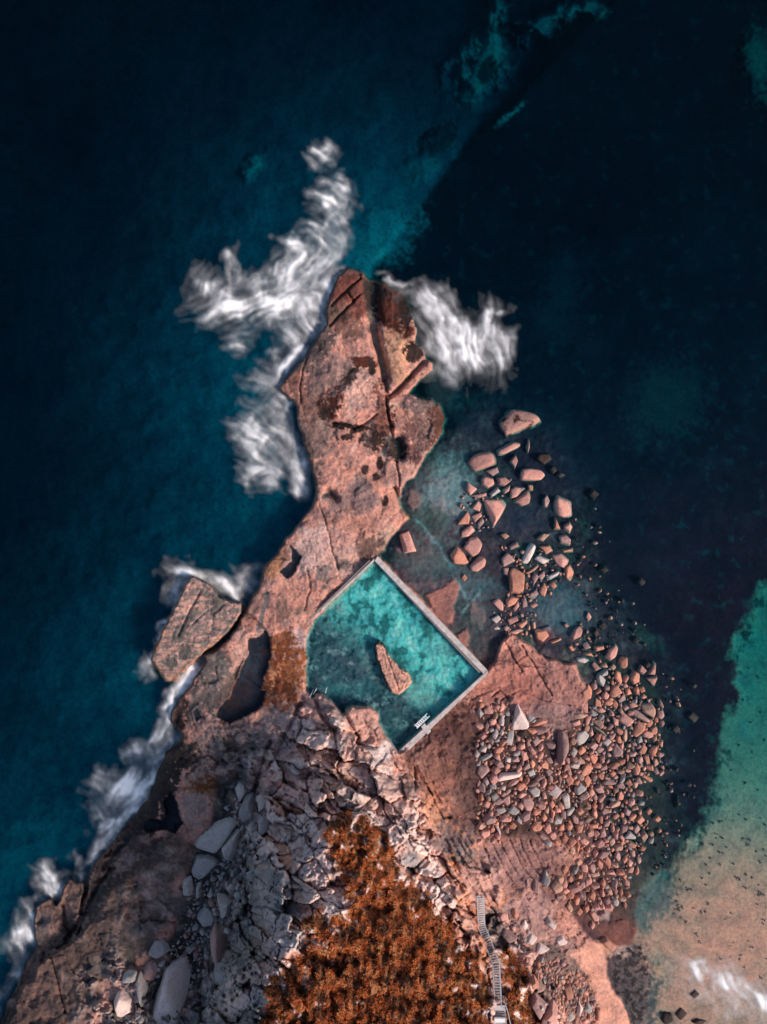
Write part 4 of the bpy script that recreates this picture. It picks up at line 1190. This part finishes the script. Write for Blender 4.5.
def rubble(name, items, label):
    by = {}
    VV = []; FF = []; CC = []; nb = 0
    pal = {'o': (.48, .22, .155), 'p': (.47, .245, .20), 'm': (.32, .195, .18), 't': (.38, .235, .175), 'g': (.30, .27, .26), 'w': (.52, .42, .4), 'd': (.05, .045, .045)}
    for k, r in enumerate(items):
        x, y = r['c']; rad = r['rad']; tone = r['tone']
        hgt = S * rad * rs.uniform(.7, 1.2); zg = max(zat(x, y), -.35 * hgt - .1)
        poly = [((p[0] - x) * S, (y - p[1]) * S) for p in hull2(r['poly'])]
        W, Fc = rock_verts(poly, hgt, 5000 + k, 2 if rad < 1.7 else 3, 14, sink=.7)
        p = at(x, y, zg - .05 * hgt)
        VV.append(W + np.array(p)); FF.append(Fc + nb); nb += len(W)
        cc = np.array(pal[tone]) * rs.uniform(.7, 1.25); CC.append(np.tile(cc, (len(W), 1)))
    o = mesh_np(name, np.concatenate(VV), np.concatenate(FF), M_ROCK, True, np.concatenate(CC))
    tag(o, label, 'rubble', kind='stuff')
rubble('shore_rubble', [f for f in fill if f['c'][0] > 300], 'loose orange and mauve rubble filling the spaces between the shelf boulders')
rubble('gully_rubble', [f for f in fill if f['c'][0] <= 300], 'loose dark grey rubble on the floor of the shaded gully')

# rocks with their own outline : height field inside the outline
def outline_rock(name, poly, zb, h, edge, rel, colf, mat, seed, step=.7, skirt=-2.5):
    P = np.array(poly, float); x0, y0 = P.min(0) - 3; x1, y1 = P.max(0) + 3
    gx = np.arange(x0, x1, step); gy = np.arange(y0, y1, step); A, B = np.meshgrid(gx, gy)
    d = sdf(poly, A + .9 * fbm(A / 6, B / 6, seed, 3), B + .9 * fbm(A / 6, B / 6, seed + 9, 3))
    z = zb + h(A, B) * sstep(-.6, edge, d) + rel * (fbm(A / 9, B / 9, seed + 3, 4) + .35 * fbm(A / 3, B / 3, seed + 5, 3)) * sstep(0, 3, d)
    z = np.where(d < -.3, zb + skirt * sstep(-.2, -1.6, d), z)
    n, m = A.shape; id_ = np.arange(n * m).reshape(n, m)
    f = np.stack([id_[:-1, :-1], id_[1:, :-1], id_[1:, 1:], id_[:-1, 1:]], -1).reshape(-1, 4)
    keep = (d > -2.2).ravel()[f].all(1); f = f[keep]
    u, inv = np.unique(f, return_inverse=True)
    V = np.stack([(A - CX) * S * (H - z) / H, (CY - B) * S * (H - z) / H, z], -1).reshape(-1, 3)[u]
    cc = colf(A, B, d).reshape(-1, 3)[u]
    c = V.mean(0); c[2] = zb
    o = mesh_np(name, V - c, inv.reshape(f.shape), mat, True, cc); o.location = c
    return o

SLAB = [(190,575),(197,577),(210,584),(220,596),(230,601),(243,602),(241,614),(231,630),(220,641),(205,652),(190,667),(176,682),(165,681),(150,660),(155,645),(165,625),(175,605),(183,588)]
def slab_col(A, B, d):
    n = fbm(A / 8, B / 8, 31, 4); n2 = fbm(A / 4, B / 4, 37, 3)
    c = np.zeros(A.shape + (3,)); c[:] = (.39, .225, .185)
    def mx(m, k):
        nonlocal c
        c = c * (1 - m[..., None]) + np.array(k) * m[..., None]
    mx(sstep(.15, .35, n), (.21, .165, .15)); mx(sstep(.25, .45, -n), (.42, .28, .25))
    u = (A - 190) * .45 + (B - 630) * .89; v = -(A - 190) * .89 + (B - 630) * .45
    mx(sstep(5, 1.5, d + 5 * n2 + 3 * n) * sstep(-12, 8, u + .5 * v + 8), (.42, .205, .12)); mx(sstep(3, 0, d + 3 * n2) * sstep(.1, -.2, n), (.15, .085, .06)); mx(sstep(.05, .3, fbm(A / 10, B / 4, 47, 4)), (.17, .14, .13))  # orange rim colour stands for the sunlit edge of the slab
    for x, y, rx, ry, a in ((179,634,6,10,15),(207,595,3,4,0),(213,602,2.5,4.5,35),(185,652,7,9,20),(190,620,3,16,30),(218,605,5,14,30),(172,663,6,6,0)):
        dx, dy = A - x, B - y; ca_, sa_ = math.cos(R(a)), math.sin(R(a))
        q = ((dx * ca_ + dy * sa_) / rx) ** 2 + ((-dx * sa_ + dy * ca_) / ry) ** 2 + .5 * n2
        mx(sstep(1.2, .7, q), (.115, .10, .09))
    return c
def slab_h(A, B):
    g = 2.3 + .012 * (A - 190) - .006 * (B - 630)
    for pl, w, dp in (([(200,592),(189,612),(178,636)], 1.3, .5), ([(208,610),(192,624)], 1.0, .3), ([(224,604),(213,614),(212,630)], 1.5, .3)):
        g = g - dp * np.exp(-(line_dist(pl, A, B) / w) ** 2)
    return g
o = outline_rock('sea_stack', SLAB, -.6, lambda A, B: slab_h(A, B) + .6, 2.2, .24, slab_col, M_ROCK, 41)
tag(o, 'detached flat-topped rock slab in white surf off the left shore', 'rock')

ISLE_ = [(377.5,646),(383,640),(387,645),(390,655),(398,666),(405,671),(408,681),(403,689),(396,694),(389,692),(383,675),(379,660)]
ISLE = [(391 + (x - 391) * 1.2 + .08 * (y - 668), 668 + (y - 668) * 1.04) for x, y in ISLE_]
def isle_col(A, B, d):
    n = fbm(A / 4, B / 4, 71, 4)
    c = np.zeros(A.shape + (3,)); c[:] = (.50, .265, .205)
    m = sstep(.2, .45, n)[..., None]; c = c * (1 - m) + np.array((.21, .135, .115)) * m
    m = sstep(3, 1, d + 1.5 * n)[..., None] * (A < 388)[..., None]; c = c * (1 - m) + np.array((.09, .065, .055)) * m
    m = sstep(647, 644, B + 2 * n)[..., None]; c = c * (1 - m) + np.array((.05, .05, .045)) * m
    return c
o = outline_rock('rock', ISLE, .4, lambda A, B: 2.3 + .5 * sstep(640, 690, B) - .3 * np.exp(-(line_dist([(384,648),(390,665),(398,688)], A, B) / 1.2) ** 2), 2.4, .22, isle_col, M_ROCK, 81, .5, -.5)
tag(o, 'narrow pink rock standing up out of the turquoise swimming pool', 'rock')

# ------------------------------------------------------------------ swimming pool walls
def quad(a, b, w):
    """strip of width w (px) to the left of a->b"""
    a = np.array(a, float); b = np.array(b, float); e = (b - a) / np.linalg.norm(b - a); n = np.array([e[1], -e[0]])
    return [tuple(a), tuple(b), tuple(b + n * w), tuple(a + n * w)]
pool = empty('pool_wall', at(430, 612, 0))
tag(pool, 'pale concrete wall enclosing three sides of the turquoise rock pool', 'pool wall')
org = pool.location
def wall(name, poly, z0, z1, mat, bev=.05, parent=pool):
    b = MB(); pts = [at(x, y, z1)[:2] for x, y in poly]
    b.prism(pts, z0, z1)
    o = b.build(name, mat, parent, bev, origin=org)
    return o
WT = 2.22
w1 = wall('wall', [(374.6,560.8),(377.4,556.2),(487.3,670.2),(483.4,674.0)], -1.4, WT, M_CONC)
wall('coping', [(374.9,561.6),(376.6,562.2),(480.6,671.8),(479.2,673.2)], 1.2, WT - .22, M_CONC2, .03)
w2 = wall('wall', [(487.6,670.5),(488.0,673.6),(402.5,756.5),(397.5,752.3),(483.4,674.3)], -.6, WT + .02, M_CONC)
wall('wall', [(402.7,748.6),(411.5,754.5),(408.2,758.4),(399.5,752.6)], .5, WT + .06, M_CONC)
wall('wall', [(424.5,723.5),(431.0,731.5),(427.5,734.8),(421.0,727.0)], .5, WT + .09, M_CONC)
w3 = wall('wall', [(374.3,561.2),(374.3,558.4),(309.6,619.9),(306.8,625.2)], 0, WT + .04, M_CONC)
wall('coping', [(370.0,561.0),(369.2,559.9),(307.0,620.3),(306.0,624.2)], .5, WT + .32, M_CONC2, .03)
wall('coping', [(306.3,625.6),(311,621.2),(312.4,622.6),(308.2,626.8)], .5, WT + .16, M_CONC2, .03)
o = MB(); zz = zat(386, 752)
o.prism([at(x, y, 2.5)[:2] for x, y in [(387.5,744),(391,750),(377,768),(372,764)]], 1.0, [2.6, 2.7, 4.2, 4.0])
tag(o.build('concrete_ramp', M_CONC, bevel=.04), 'short sloping pale concrete ledge rising from the pool corner onto the cliff', 'ramp')

# steps with white rails at the pool edge
st = empty('pool_steps', at(421, 724, POOL_Z)); tag(st, 'white railed steps going down into the pool beside its lower wall', 'pool steps')
so = st.location
p0 = np.array([417.0, 728.5]); p1 = np.array([429.5, 716.5]); ee = (p1 - p0) / np.linalg.norm(p1 - p0); nn = np.array([-ee[1], ee[0]]) * -1
nn = np.array([ee[1], -ee[0]]); nn = nn if nn[0] < 0 else -nn
for k in range(7):
    a_ = p0 + ee * (.8 + k * 2.2); b = MB()
    z = POOL_Z + .55 - k * .16
    b.prism([at(*q, z)[:2] for q in (a_, a_ + ee * 1.5, a_ + ee * 1.3 + nn * 3.2, a_ + nn * 3.2)], z - .08, z)
    b.build('tread', M_WHITE, st, origin=so)
for off in (0, 3.5):
    b = MB(); za, zb_ = POOL_Z + 1.3, POOL_Z + .55
    q0 = at(*(p0 + nn * off), za); q1 = at(*(p1 + nn * off), zb_)
    b.bar(q0, q1, .07); b.bar((q0[0], q0[1], za - .4), (q1[0], q1[1], zb_ - .4), .05)
    for t in (0, .33, .66, 1):
        x, y, z = [q0[i] * (1 - t) + q1[i] * t for i in range(3)]
        b.bar((x, y, z + .02), (x, y, z - 1.4), .08)
    b.build('handrail', M_WHITE, st, origin=so)
hr = empty('handrail', at(313, 695, 2.4)); tag(hr, 'white grab rails on the rocks at the pool\'s lower left corner', 'handrail')
for a_, b_ in (((309.5,698),(312.5,691.5)), ((313.2,694.5),(316.2,689.5)), ((325.5,693),(326.5,688.5))):
    b = MB(); z0 = max(zat(*a_), POOL_Z) ; qa = at(*a_, z0 + 1.0); qb = at(*b_, POOL_Z + .6)
    b.bar(qa, qb, .1); b.bar(qa, (qa[0], qa[1], z0 - .4), .09); b.bar(qb, (qb[0], qb[1], POOL_Z - 1.2), .09)
    b.build('rail', M_WHITE, hr, origin=hr.location)

# ------------------------------------------------------------------ staircase up the cliff
stair = empty('staircase', at(480, 895, 5)); tag(stair, 'long grey staircase with pale handrails climbing the orange cliff from the mud', 'staircase')
path = [((480.0,895.5), 5.4), ((481.0,925), 7.6), ((484.8,933), 8.4), ((495.5,962), 11.2), ((497.6,1006), 15.0)]
W2 = .62
def P3(i): return Vector(at(*path[i][0], path[i][1]))
pts3 = [P3(i) for i in range(5)]
# keep the flights above the ground
nrm = []
for i in range(5):
    d = (pts3[min(i + 1, 4)] - pts3[max(i - 1, 0)]); d.z = 0; d.normalize(); nrm.append(Vector((-d.y, d.x, 0)))
for sgn in (-1, 1):
    b = MB(); hb = MB(); pb = MB()
    for i in range(4):
        a_ = pts3[i] + nrm[i] * W2 * sgn; c_ = pts3[i + 1] + nrm[i + 1] * W2 * sgn
        b.bar(a_ - Vector((0, 0, .12)), c_ - Vector((0, 0, .12)), .09, .28)
        up = Vector((0, 0, 1.0))
        hb.bar(a_ + up, c_ + up, .11, .07); hb.bar(a_ + up * .55, c_ + up * .55, .05)
        n = max(2, int((c_ - a_).length / 1.3))
        for t in range(n):
            q = a_.lerp(c_, t / n); pb.bar(q + up, q - Vector((0, 0, 1.4)), .07)
    b.build('stringer', M_STEEL, stair, origin=stair.location)
    h_ = hb.build('handrail', M_STEEL, stair, origin=stair.location)
    pb.build('posts', M_STEEL, h_)
cnt = 0
for i in range(4):
    a_ = pts3[i]; c_ = pts3[i + 1]; ln = (c_ - a_).xy.length; n = max(2, int(round(ln / .33)))
    for t in range(n):
        u0, u1 = t / n, (t + 1.0) / n
        q0 = a_.lerp(c_, u0); q1 = a_.lerp(c_, u1); na = nrm[i].lerp(nrm[i + 1], u0); nb = nrm[i].lerp(nrm[i + 1], u1)
        b = MB(); z = (q0.z + q1.z) / 2 + .02
        b.prism([(q0 + na * (W2 - .06)).xy, (q1 + nb * (W2 - .06)).xy, (q1 - nb * (W2 - .06)).xy, (q0 - na * (W2 - .06)).xy], z - .05, z)
        if cnt < 98: b.build('tread', M_TREADL if i < 2 else M_TREAD, stair, origin=stair.location)
        cnt += 1
ld = empty('lookout_landing', at(499, 1014, 16)); tag(ld, 'grey landing with wide steps and splayed rails at the staircase top', 'landing')
lo = ld.location
for nm, poly, z, m in (('deck', [(493.5,1005.5),(505,1005.5),(505.5,1012),(493.5,1012)], 15.15, M_TREADL), ('step', [(493.5,1012.2),(505.5,1012.2),(506,1014.4),(493.5,1014.4)], 15.35, M_TREAD),
                       ('step', [(493.5,1014.6),(506,1014.6),(506,1017.6),(493.5,1017.6)], 15.6, M_TREAD), ('deck', [(493,1017.8),(506.5,1017.8),(507.5,1032),(492.5,1032)], 15.9, M_TREAD),
                       ('bench', [(494.5,1018.6),(505,1018.6),(505,1022.6),(494.5,1022.6)], 16.35, M_WHITE)):
    b = MB(); b.prism([at(x, y, z)[:2] for x, y in poly], z - (.12 if nm != 'bench' else .4), z); b.build(nm, m, ld, .015, origin=lo)
for pl in ([(493,1006),(487,1013),(484,1031)], [(505.5,1006),(508.5,1014),(512,1031)]):
    b = MB()
    for (xa, ya), (xb, yb) in zip(pl[:-1], pl[1:]):
        qa, qb = Vector(at(xa, ya, 16.4)), Vector(at(xb, yb, 16.9))
        for dz in (0, -.45, -.85): b.bar(qa + Vector((0, 0, dz)), qb + Vector((0, 0, dz)), .09 if dz == 0 else .05)
        for t in (0, .5, 1): q = qa.lerp(qb, t); b.bar(q, q - Vector((0, 0, 2.6)), .08)
    b.build('railing', M_STEEL, ld, origin=lo)

# ------------------------------------------------------------------ heath on the cliff top
def heath():
    pts = []
    n = 85000
    px = RNG.uniform(250, 562, n); py = RNG.uniform(808, 1098, n)
    i = np.round(py - Y0).astype(int); j = np.round(px - X0).astype(int)
    ok = RNG.random(n) < vm[i, j] * .95
    # keep the stair line clear
    dl = line_dist([p[0] for p in path] + [(499, 1032)], px, py); ok &= dl > 6.5
    wf1, wf2, wcx, wcy, wid = worley(px / 7.0 + .95 * fbm(px / 11, py / 11, 921, 4), py / 9.0 + .95 * fbm(px / 11, py / 11, 923, 4), 925)
    ok &= ((wf2 - wf1) > .05 + .08 * fbm(px / 7, py / 7, 927, 2)) & (fbm(px / 10, py / 14, 929, 4) > -.42)
    px, py = px[ok], py[ok]; i, j = i[ok], j[ok]; wid = wid[ok]; dome = np.clip(1 - wf1[ok] * 1.25, 0, 1)
    z = Z[i, j] + .55 * dome * (.5 + frac(wid * 5.7))
    big = fbm(px / 9, py / 9, 901, 3); tone = 1.0 * fbm(px / 14, py / 20, 907, 4) + 2.2 * (frac(wid * 17.3) - .5) - .2 + 1.1 * fbm(px / 6 + py / 60, py / 22, 911, 3) + .3 * RNG.normal(size=len(px))
    size = np.clip(.20 + .12 * big + .06 * RNG.normal(size=len(px)), .08, .5)
    cols = np.empty((len(px), 3))
    pal = np.array([(.08, .042, .028), (.22, .066, .03), (.48, .125, .036), (.62, .19, .058), (.60, .29, .135)])
    k = np.clip((tone * 1.4 + 1.9), 0, 3.999); k0 = k.astype(int); fr = (k - k0)[:, None]
    cols = pal[k0] * (1 - fr) + pal[k0 + 1] * fr
    m = 7
    N_ = len(px)
    cx = (px - CX) * S * (H - z) / H; cy = (CY - py) * S * (H - z) / H
    base = np.stack([cx, cy, z], -1)
    # each tuft: m leaf blades leaning outward
    az = RNG.uniform(0, 2 * PI, (N_, m)); el = RNG.uniform(R(25), R(80), (N_, m)); ln = size[:, None] * RNG.uniform(.7, 1.3, (N_, m))
    d = np.stack([np.cos(az) * np.cos(el), np.sin(az) * np.cos(el), np.sin(el)], -1)
    side_ = np.stack([-np.sin(az), np.cos(az), np.zeros_like(az)], -1)
    b0 = base[:, None] + RNG.normal(0, .12, (N_, m, 3)) * np.array([1, 1, .2])
    w = ln[..., None] * .3
    v0 = b0; v1 = b0 + d * ln[..., None] * .55 + side_ * w; v2 = b0 + d * ln[..., None] - np.array([0, 0, .08]); v3 = b0 + d * ln[..., None] * .55 - side_ * w
    V = np.stack([v0, v1, v2, v3], 2).reshape(-1, 3)
    Fq = np.arange(len(V)).reshape(-1, 4)
    cc = np.repeat(cols, m * 4, 0) * np.repeat(RNG.uniform(.75, 1.25, N_ * m), 4)[:, None]
    mt, nt, out = new_mat('heath_leaves')
    bs = N(nt, 'ShaderNodeBsdfPrincipled', i_Roughness=.8); a = N(nt, 'ShaderNodeAttribute', attribute_name='Col')
    bs.inputs['Specular IOR Level'].default_value = .15
    L(nt, a, 0, bs, 'Base Color'); L(nt, bs, 0, out, 0)
    o = mesh_np('heath', V, Fq, mt, False, cc)
    tag(o, 'rusty orange and brown heath covering the cliff top', 'heath', kind='stuff')
heath()

# ------------------------------------------------------------------ weed clumps on the sandy floor of the bay
M_WEED = simple_mat('dark_kelp', (.03, .026, .024), .6, .3, 3)
SPK = '662,128 687,145 640,150 742,140 760,168 590,155 565,160 600,152 580,200 600,213 578,215 563,237 617,248 700,222 695,240 678,218 727,265 755,258 742,305 763,280 590,268 603,270 557,290 592,312 540,312 552,345 528,362 541,388 648,358 662,366 687,350 712,360 737,390 740,415 736,425 752,425 685,398 730,462 756,520 752,530 485,405 470,405 435,425 432,452 437,465 452,468 430,480 422,495 440,478 465,525 447,510 495,472 520,490 535,487 547,455 632,493 612,517 507,573 516,600 642,597 630,612 698,597 708,620 706,633 628,655 592,660 580,648 672,650 666,665 680,692 743,730 763,662 445,370 495,270 405,435 640,310'
spk = [(560 + float(a) / 3.705, 780 + float(b) / 3.705) for a, b in (s.split(',') for s in SPK.split())]
spk += [(748,668),(757,676),(742,700),(760,712),(750,722),(764,740),(738,745),(752,752),(731,770),(745,782),(758,790)]
def zone(x, y):
    if y < 765: return 'on the green sand at the right edge of the bay'
    if y < 826: return 'on the green sand below the dark reef edge'
    if y < 870: return 'under shallow water where green turns to pink sand'
    if x < 705 and y < 925: return 'close to the dark weedy shore rocks'
    if y < 925: return 'on the pink sand well above the shore foam'
    return 'just above the white foam on the pink sand'
def clump(seed, r):
    rs_ = random.Random(seed); V = []; Fq = []
    for k in range(rs_.randint(6, 10)):
        a = rs_.uniform(0, 2 * PI); l = r * rs_.uniform(.6, 1.25); w = r * rs_.uniform(.18, .32); e = R(rs_.uniform(8, 50))
        d = np.array([math.cos(a) * math.cos(e), math.sin(a) * math.cos(e), math.sin(e)]); s_ = np.array([-math.sin(a), math.cos(a), 0])
        c0 = np.array([rs_.uniform(-.2, .2) * r, rs_.uniform(-.2, .2) * r, 0]); n0 = len(V)
        for t, ww in ((0, .4), (.35, 1), (.7, .8), (1, .15)):
            p = c0 + d * l * t - np.array([0, 0, .25 * r * t * t]); V += [p + s_ * w * ww, p - s_ * w * ww]
        Fq += [(n0 + 2 * q, n0 + 2 * q + 1, n0 + 2 * q + 3, n0 + 2 * q + 2) for q in range(3)]
    return np.array(V), np.array(Fq)
for k, (x, y) in enumerate(spk):
    z = zat(x, y); V, Fq = clump(k, random.uniform(.26, .48))
    o = mesh_np('seaweed_clump', V, Fq, M_WEED); o.location = at(x, y, min(z + .05, -.08) if z < 0 else z + .03)
    tag(o, 'small dark seaweed clump ' + zone(x, y), 'seaweed', 'dark seaweed clumps scattered over the sandy bay')

# ------------------------------------------------------------------ surf
def foam(name, label, box, blobs, seed, step=1.0, thick=.25, thr=.9):
    x0, y0, x1, y1 = box
    gx = np.arange(x0, x1, step); gy = np.arange(y0, y1, step); A, B = np.meshgrid(gx, gy)
    D = np.zeros(A.shape); alpha = np.zeros(A.shape)
    wx = A + 11 * fbm(A / 24, B / 24, seed, 5, .58); wy = B + 11 * fbm(A / 24, B / 24, seed + 3, 5, .58)
    sxw = A + 5 * fbm(A / 30, B / 30, seed + 31, 2); syw = B + 5 * fbm(A / 30, B / 30, seed + 37, 2)
    for cx, cy, rx, ry, ang, s, sa_ in blobs:
        a = R(ang); dx = wx - cx; dy = wy - cy
        u = dx * math.cos(a) + dy * math.sin(a); v = -dx * math.sin(a) + dy * math.cos(a)
        g = s * np.exp(-((u / rx) ** 2 + (v / ry) ** 2) ** .95 * 1.5)
        b_ = R(sa_); p = sxw * math.cos(b_) + syw * math.sin(b_); q = -sxw * math.sin(b_) + syw * math.cos(b_)
        n = .5 + .62 * fbm(p / 38, q / 6.5, seed + 11, 4, .5)
        n2 = .5 + .7 * fbm(wx / 20, wy / 20, seed + 23, 5, .58)
        n3_ = .5 + .5 * fbm(p / 22, q / 2.6, seed + 41, 3, .5)
        n = .50 * n + .36 * n2 + .14 * n3_
        n = np.clip(n, 0, 1.2)
        alpha = 1 - (1 - alpha) * (1 - np.clip(g ** 1.25 * (.09 + 5.2 * np.maximum(n, 0) ** 3.2) - .008 * thr, 0, .985))
    edge = sstep(0, 10, np.minimum(np.minimum(A - x0, x1 - A), np.minimum(B - y0, y1 - B)))
    alpha *= edge
    for _ in range(2):
        q = np.pad(alpha, 1, mode='edge')
        alpha = .36 * q[1:-1, 1:-1] + .11 * (q[:-2, 1:-1] + q[2:, 1:-1] + q[1:-1, :-2] + q[1:-1, 2:]) + .05 * (q[:-2, :-2] + q[2:, 2:] + q[:-2, 2:] + q[2:, :-2])
    z = .05 + thick * alpha
    n_, m_ = A.shape; id_ = np.arange(n_ * m_).reshape(n_, m_)
    f = np.stack([id_[:-1, :-1], id_[1:, :-1], id_[1:, 1:], id_[:-1, 1:]], -1).reshape(-1, 4)
    f = f[(alpha.ravel()[f] > .012).any(1)]
    u, inv = np.unique(f, return_inverse=True)
    V = np.stack([(A - CX) * S, (CY - B) * S, z], -1).reshape(-1, 3)[u]
    o = mesh_np(name, V, inv.reshape(f.shape), M_FOAM, True, alpha=alpha.ravel()[u])
    tag(o, label, 'surf', 'white surf around the rocks', 'stuff')
foam('surf', 'large burst of white surf on the upper left of the point', (170,110,372,400),
     [(262,300,62,22,-8,1.0,-20),(300,270,34,24,-40,.95,-60),(322,240,18,44,20,.6,30),(330,200,22,14,20,.8,25),(322,152,12,16,40,.7,40),(336,180,14,10,20,.5,15),(212,290,14,26,-30,.55,-60),(312,318,22,42,35,.85,60),(290,360,12,34,40,.75,120),
      (232,268,8,22,10,.5,80),(240,340,18,16,0,.35,0),(345,225,12,34,10,.4,80),(295,245,20,10,15,.5,20),(335,290,10,20,25,.5,60)], 1001)
foam('surf', 'swirling surf in the notch under the pointed ledge', (200,340,325,520),
     [(268,440,30,38,-10,.66,40),(282,400,16,22,30,.7,120),(262,475,22,16,0,.55,0),(296,450,10,40,-10,.75,80),(246,430,18,22,0,.4,30),(262,375,22,16,0,.3,20),(300,480,10,22,-10,.6,70)], 1101, thr=1.05)
foam('surf', 'fan of white surf on the right of the point', (370,262,540,410),
     [(470,350,34,28,15,1.05,78),(440,325,24,26,30,.8,60),(495,340,16,34,-10,.75,85),(425,300,22,18,20,.5,40),(503,314,12,5,0,.5,85),(400,280,26,4,5,.55,5),(450,300,6,20,-20,.4,80),(450,370,16,14,0,.4,60),(425,372,14,10,40,.2,-45)], 1201)
foam('surf', 'surf breaking round the detached rock slab', (125,545,275,710),
     [(195,572,26,10,10,.9,20),(224,588,20,10,30,1.0,40),(178,590,10,18,20,.75,110),(161,632,6,42,27,.85,117),(235,590,22,18,0,.45,60),(192,672,9,24,42,1.6,-50),(178,690,10,12,30,.75,-50),(250,575,12,16,30,.35,-50),(150,670,6,16,20,.35,110)], 1301)
foam('surf', 'surf running along the black rocks of the left shore', (50,660,200,905),
     [(172,705,9,32,20,.8,110),(166,740,11,16,20,1.0,120),(154,775,8,38,32,.9,120),(128,790,24,22,0,.85,-50),(103,778,20,11,-20,.5,20),(114,830,9,38,40,.9,-50),(98,812,14,14,0,.5,60),(92,865,5,24,20,.8,110),(140,755,16,16,30,.4,60)], 1401)
foam('surf', 'surf at the foot of the two leaning coastal blocks', (-20,840,110,1030),
     [(55,885,18,20,-20,.75,60),(45,875,14,12,0,.55,30),(22,935,14,24,10,.8,70),(32,915,8,18,0,.6,80),(12,985,8,30,30,.6,120),(76,872,6,14,10,.6,100)], 1501)
foam('surf', 'soft white wave washing over the shallow sand of the bay', (640,930,835,1060),
     [(735,985,60,16,25,.62,65),(700,970,24,12,20,.42,65),(760,1000,30,14,20,.62,70),(720,1005,60,12,25,.25,60),(700,962,26,5,15,.45,60),(810,1010,40,16,20,.7,70)], 1601, thick=.15, thr=1.05)

# ------------------------------------------------------------------ light, sky, camera
SUN_AZ, SUN_EL = -24, 35      # degrees: azimuth from +X toward +Y, elevation
dv = Vector((math.cos(R(SUN_AZ)) * math.cos(R(SUN_EL)), math.sin(R(SUN_AZ)) * math.cos(R(SUN_EL)), math.sin(R(SUN_EL))))
sd = bpy.data.lights.new('sun', 'SUN'); sd.energy = 3.1; sd.angle = R(12); sd.color = (1, .83, .71)
so_ = bpy.data.objects.new('sun', sd); COL.objects.link(so_); so_.rotation_euler = dv.to_track_quat('Z', 'Y').to_euler()
wd = bpy.data.worlds.new('World'); sc.world = wd; wd.use_nodes = True
nt = wd.node_tree; nt.nodes.clear()
sky = nt.nodes.new('ShaderNodeTexSky'); sky.sky_type = 'NISHITA'; sky.sun_disc = False
sky.dust_density = 1.6; sky.ozone_density = .9; sky.sun_elevation = R(SUN_EL); sky.sun_rotation = math.atan2(dv.x, dv.y)
bgn = nt.nodes.new('ShaderNodeBackground'); bgn.inputs[1].default_value = .10
wo = nt.nodes.new('ShaderNodeOutputWorld')
nt.links.new(sky.outputs[0], bgn.inputs[0]); nt.links.new(bgn.outputs[0], wo.inputs[0])
cd = bpy.data.cameras.new('camera'); cam = bpy.data.objects.new('camera', cd); COL.objects.link(cam)
cam.location = (0, 0, H); cam.rotation_euler = (0, 0, 0)
cd.sensor_fit = 'VERTICAL'; cd.sensor_height = 24; cd.lens = 24 * H / (1024 * S)
cd.clip_end = 9000; cd.clip_start = 1
sc.camera = cam
vs = sc.view_settings
vs.view_transform = 'Standard'; vs.look = 'None'; vs.exposure = 0.55; vs.gamma = 1; vs.use_curve_mapping = False
sc.cycles.use_denoising = True
sc.cycles.max_bounces = 6; sc.cycles.transparent_max_bounces = 12; sc.cycles.diffuse_bounces = 3
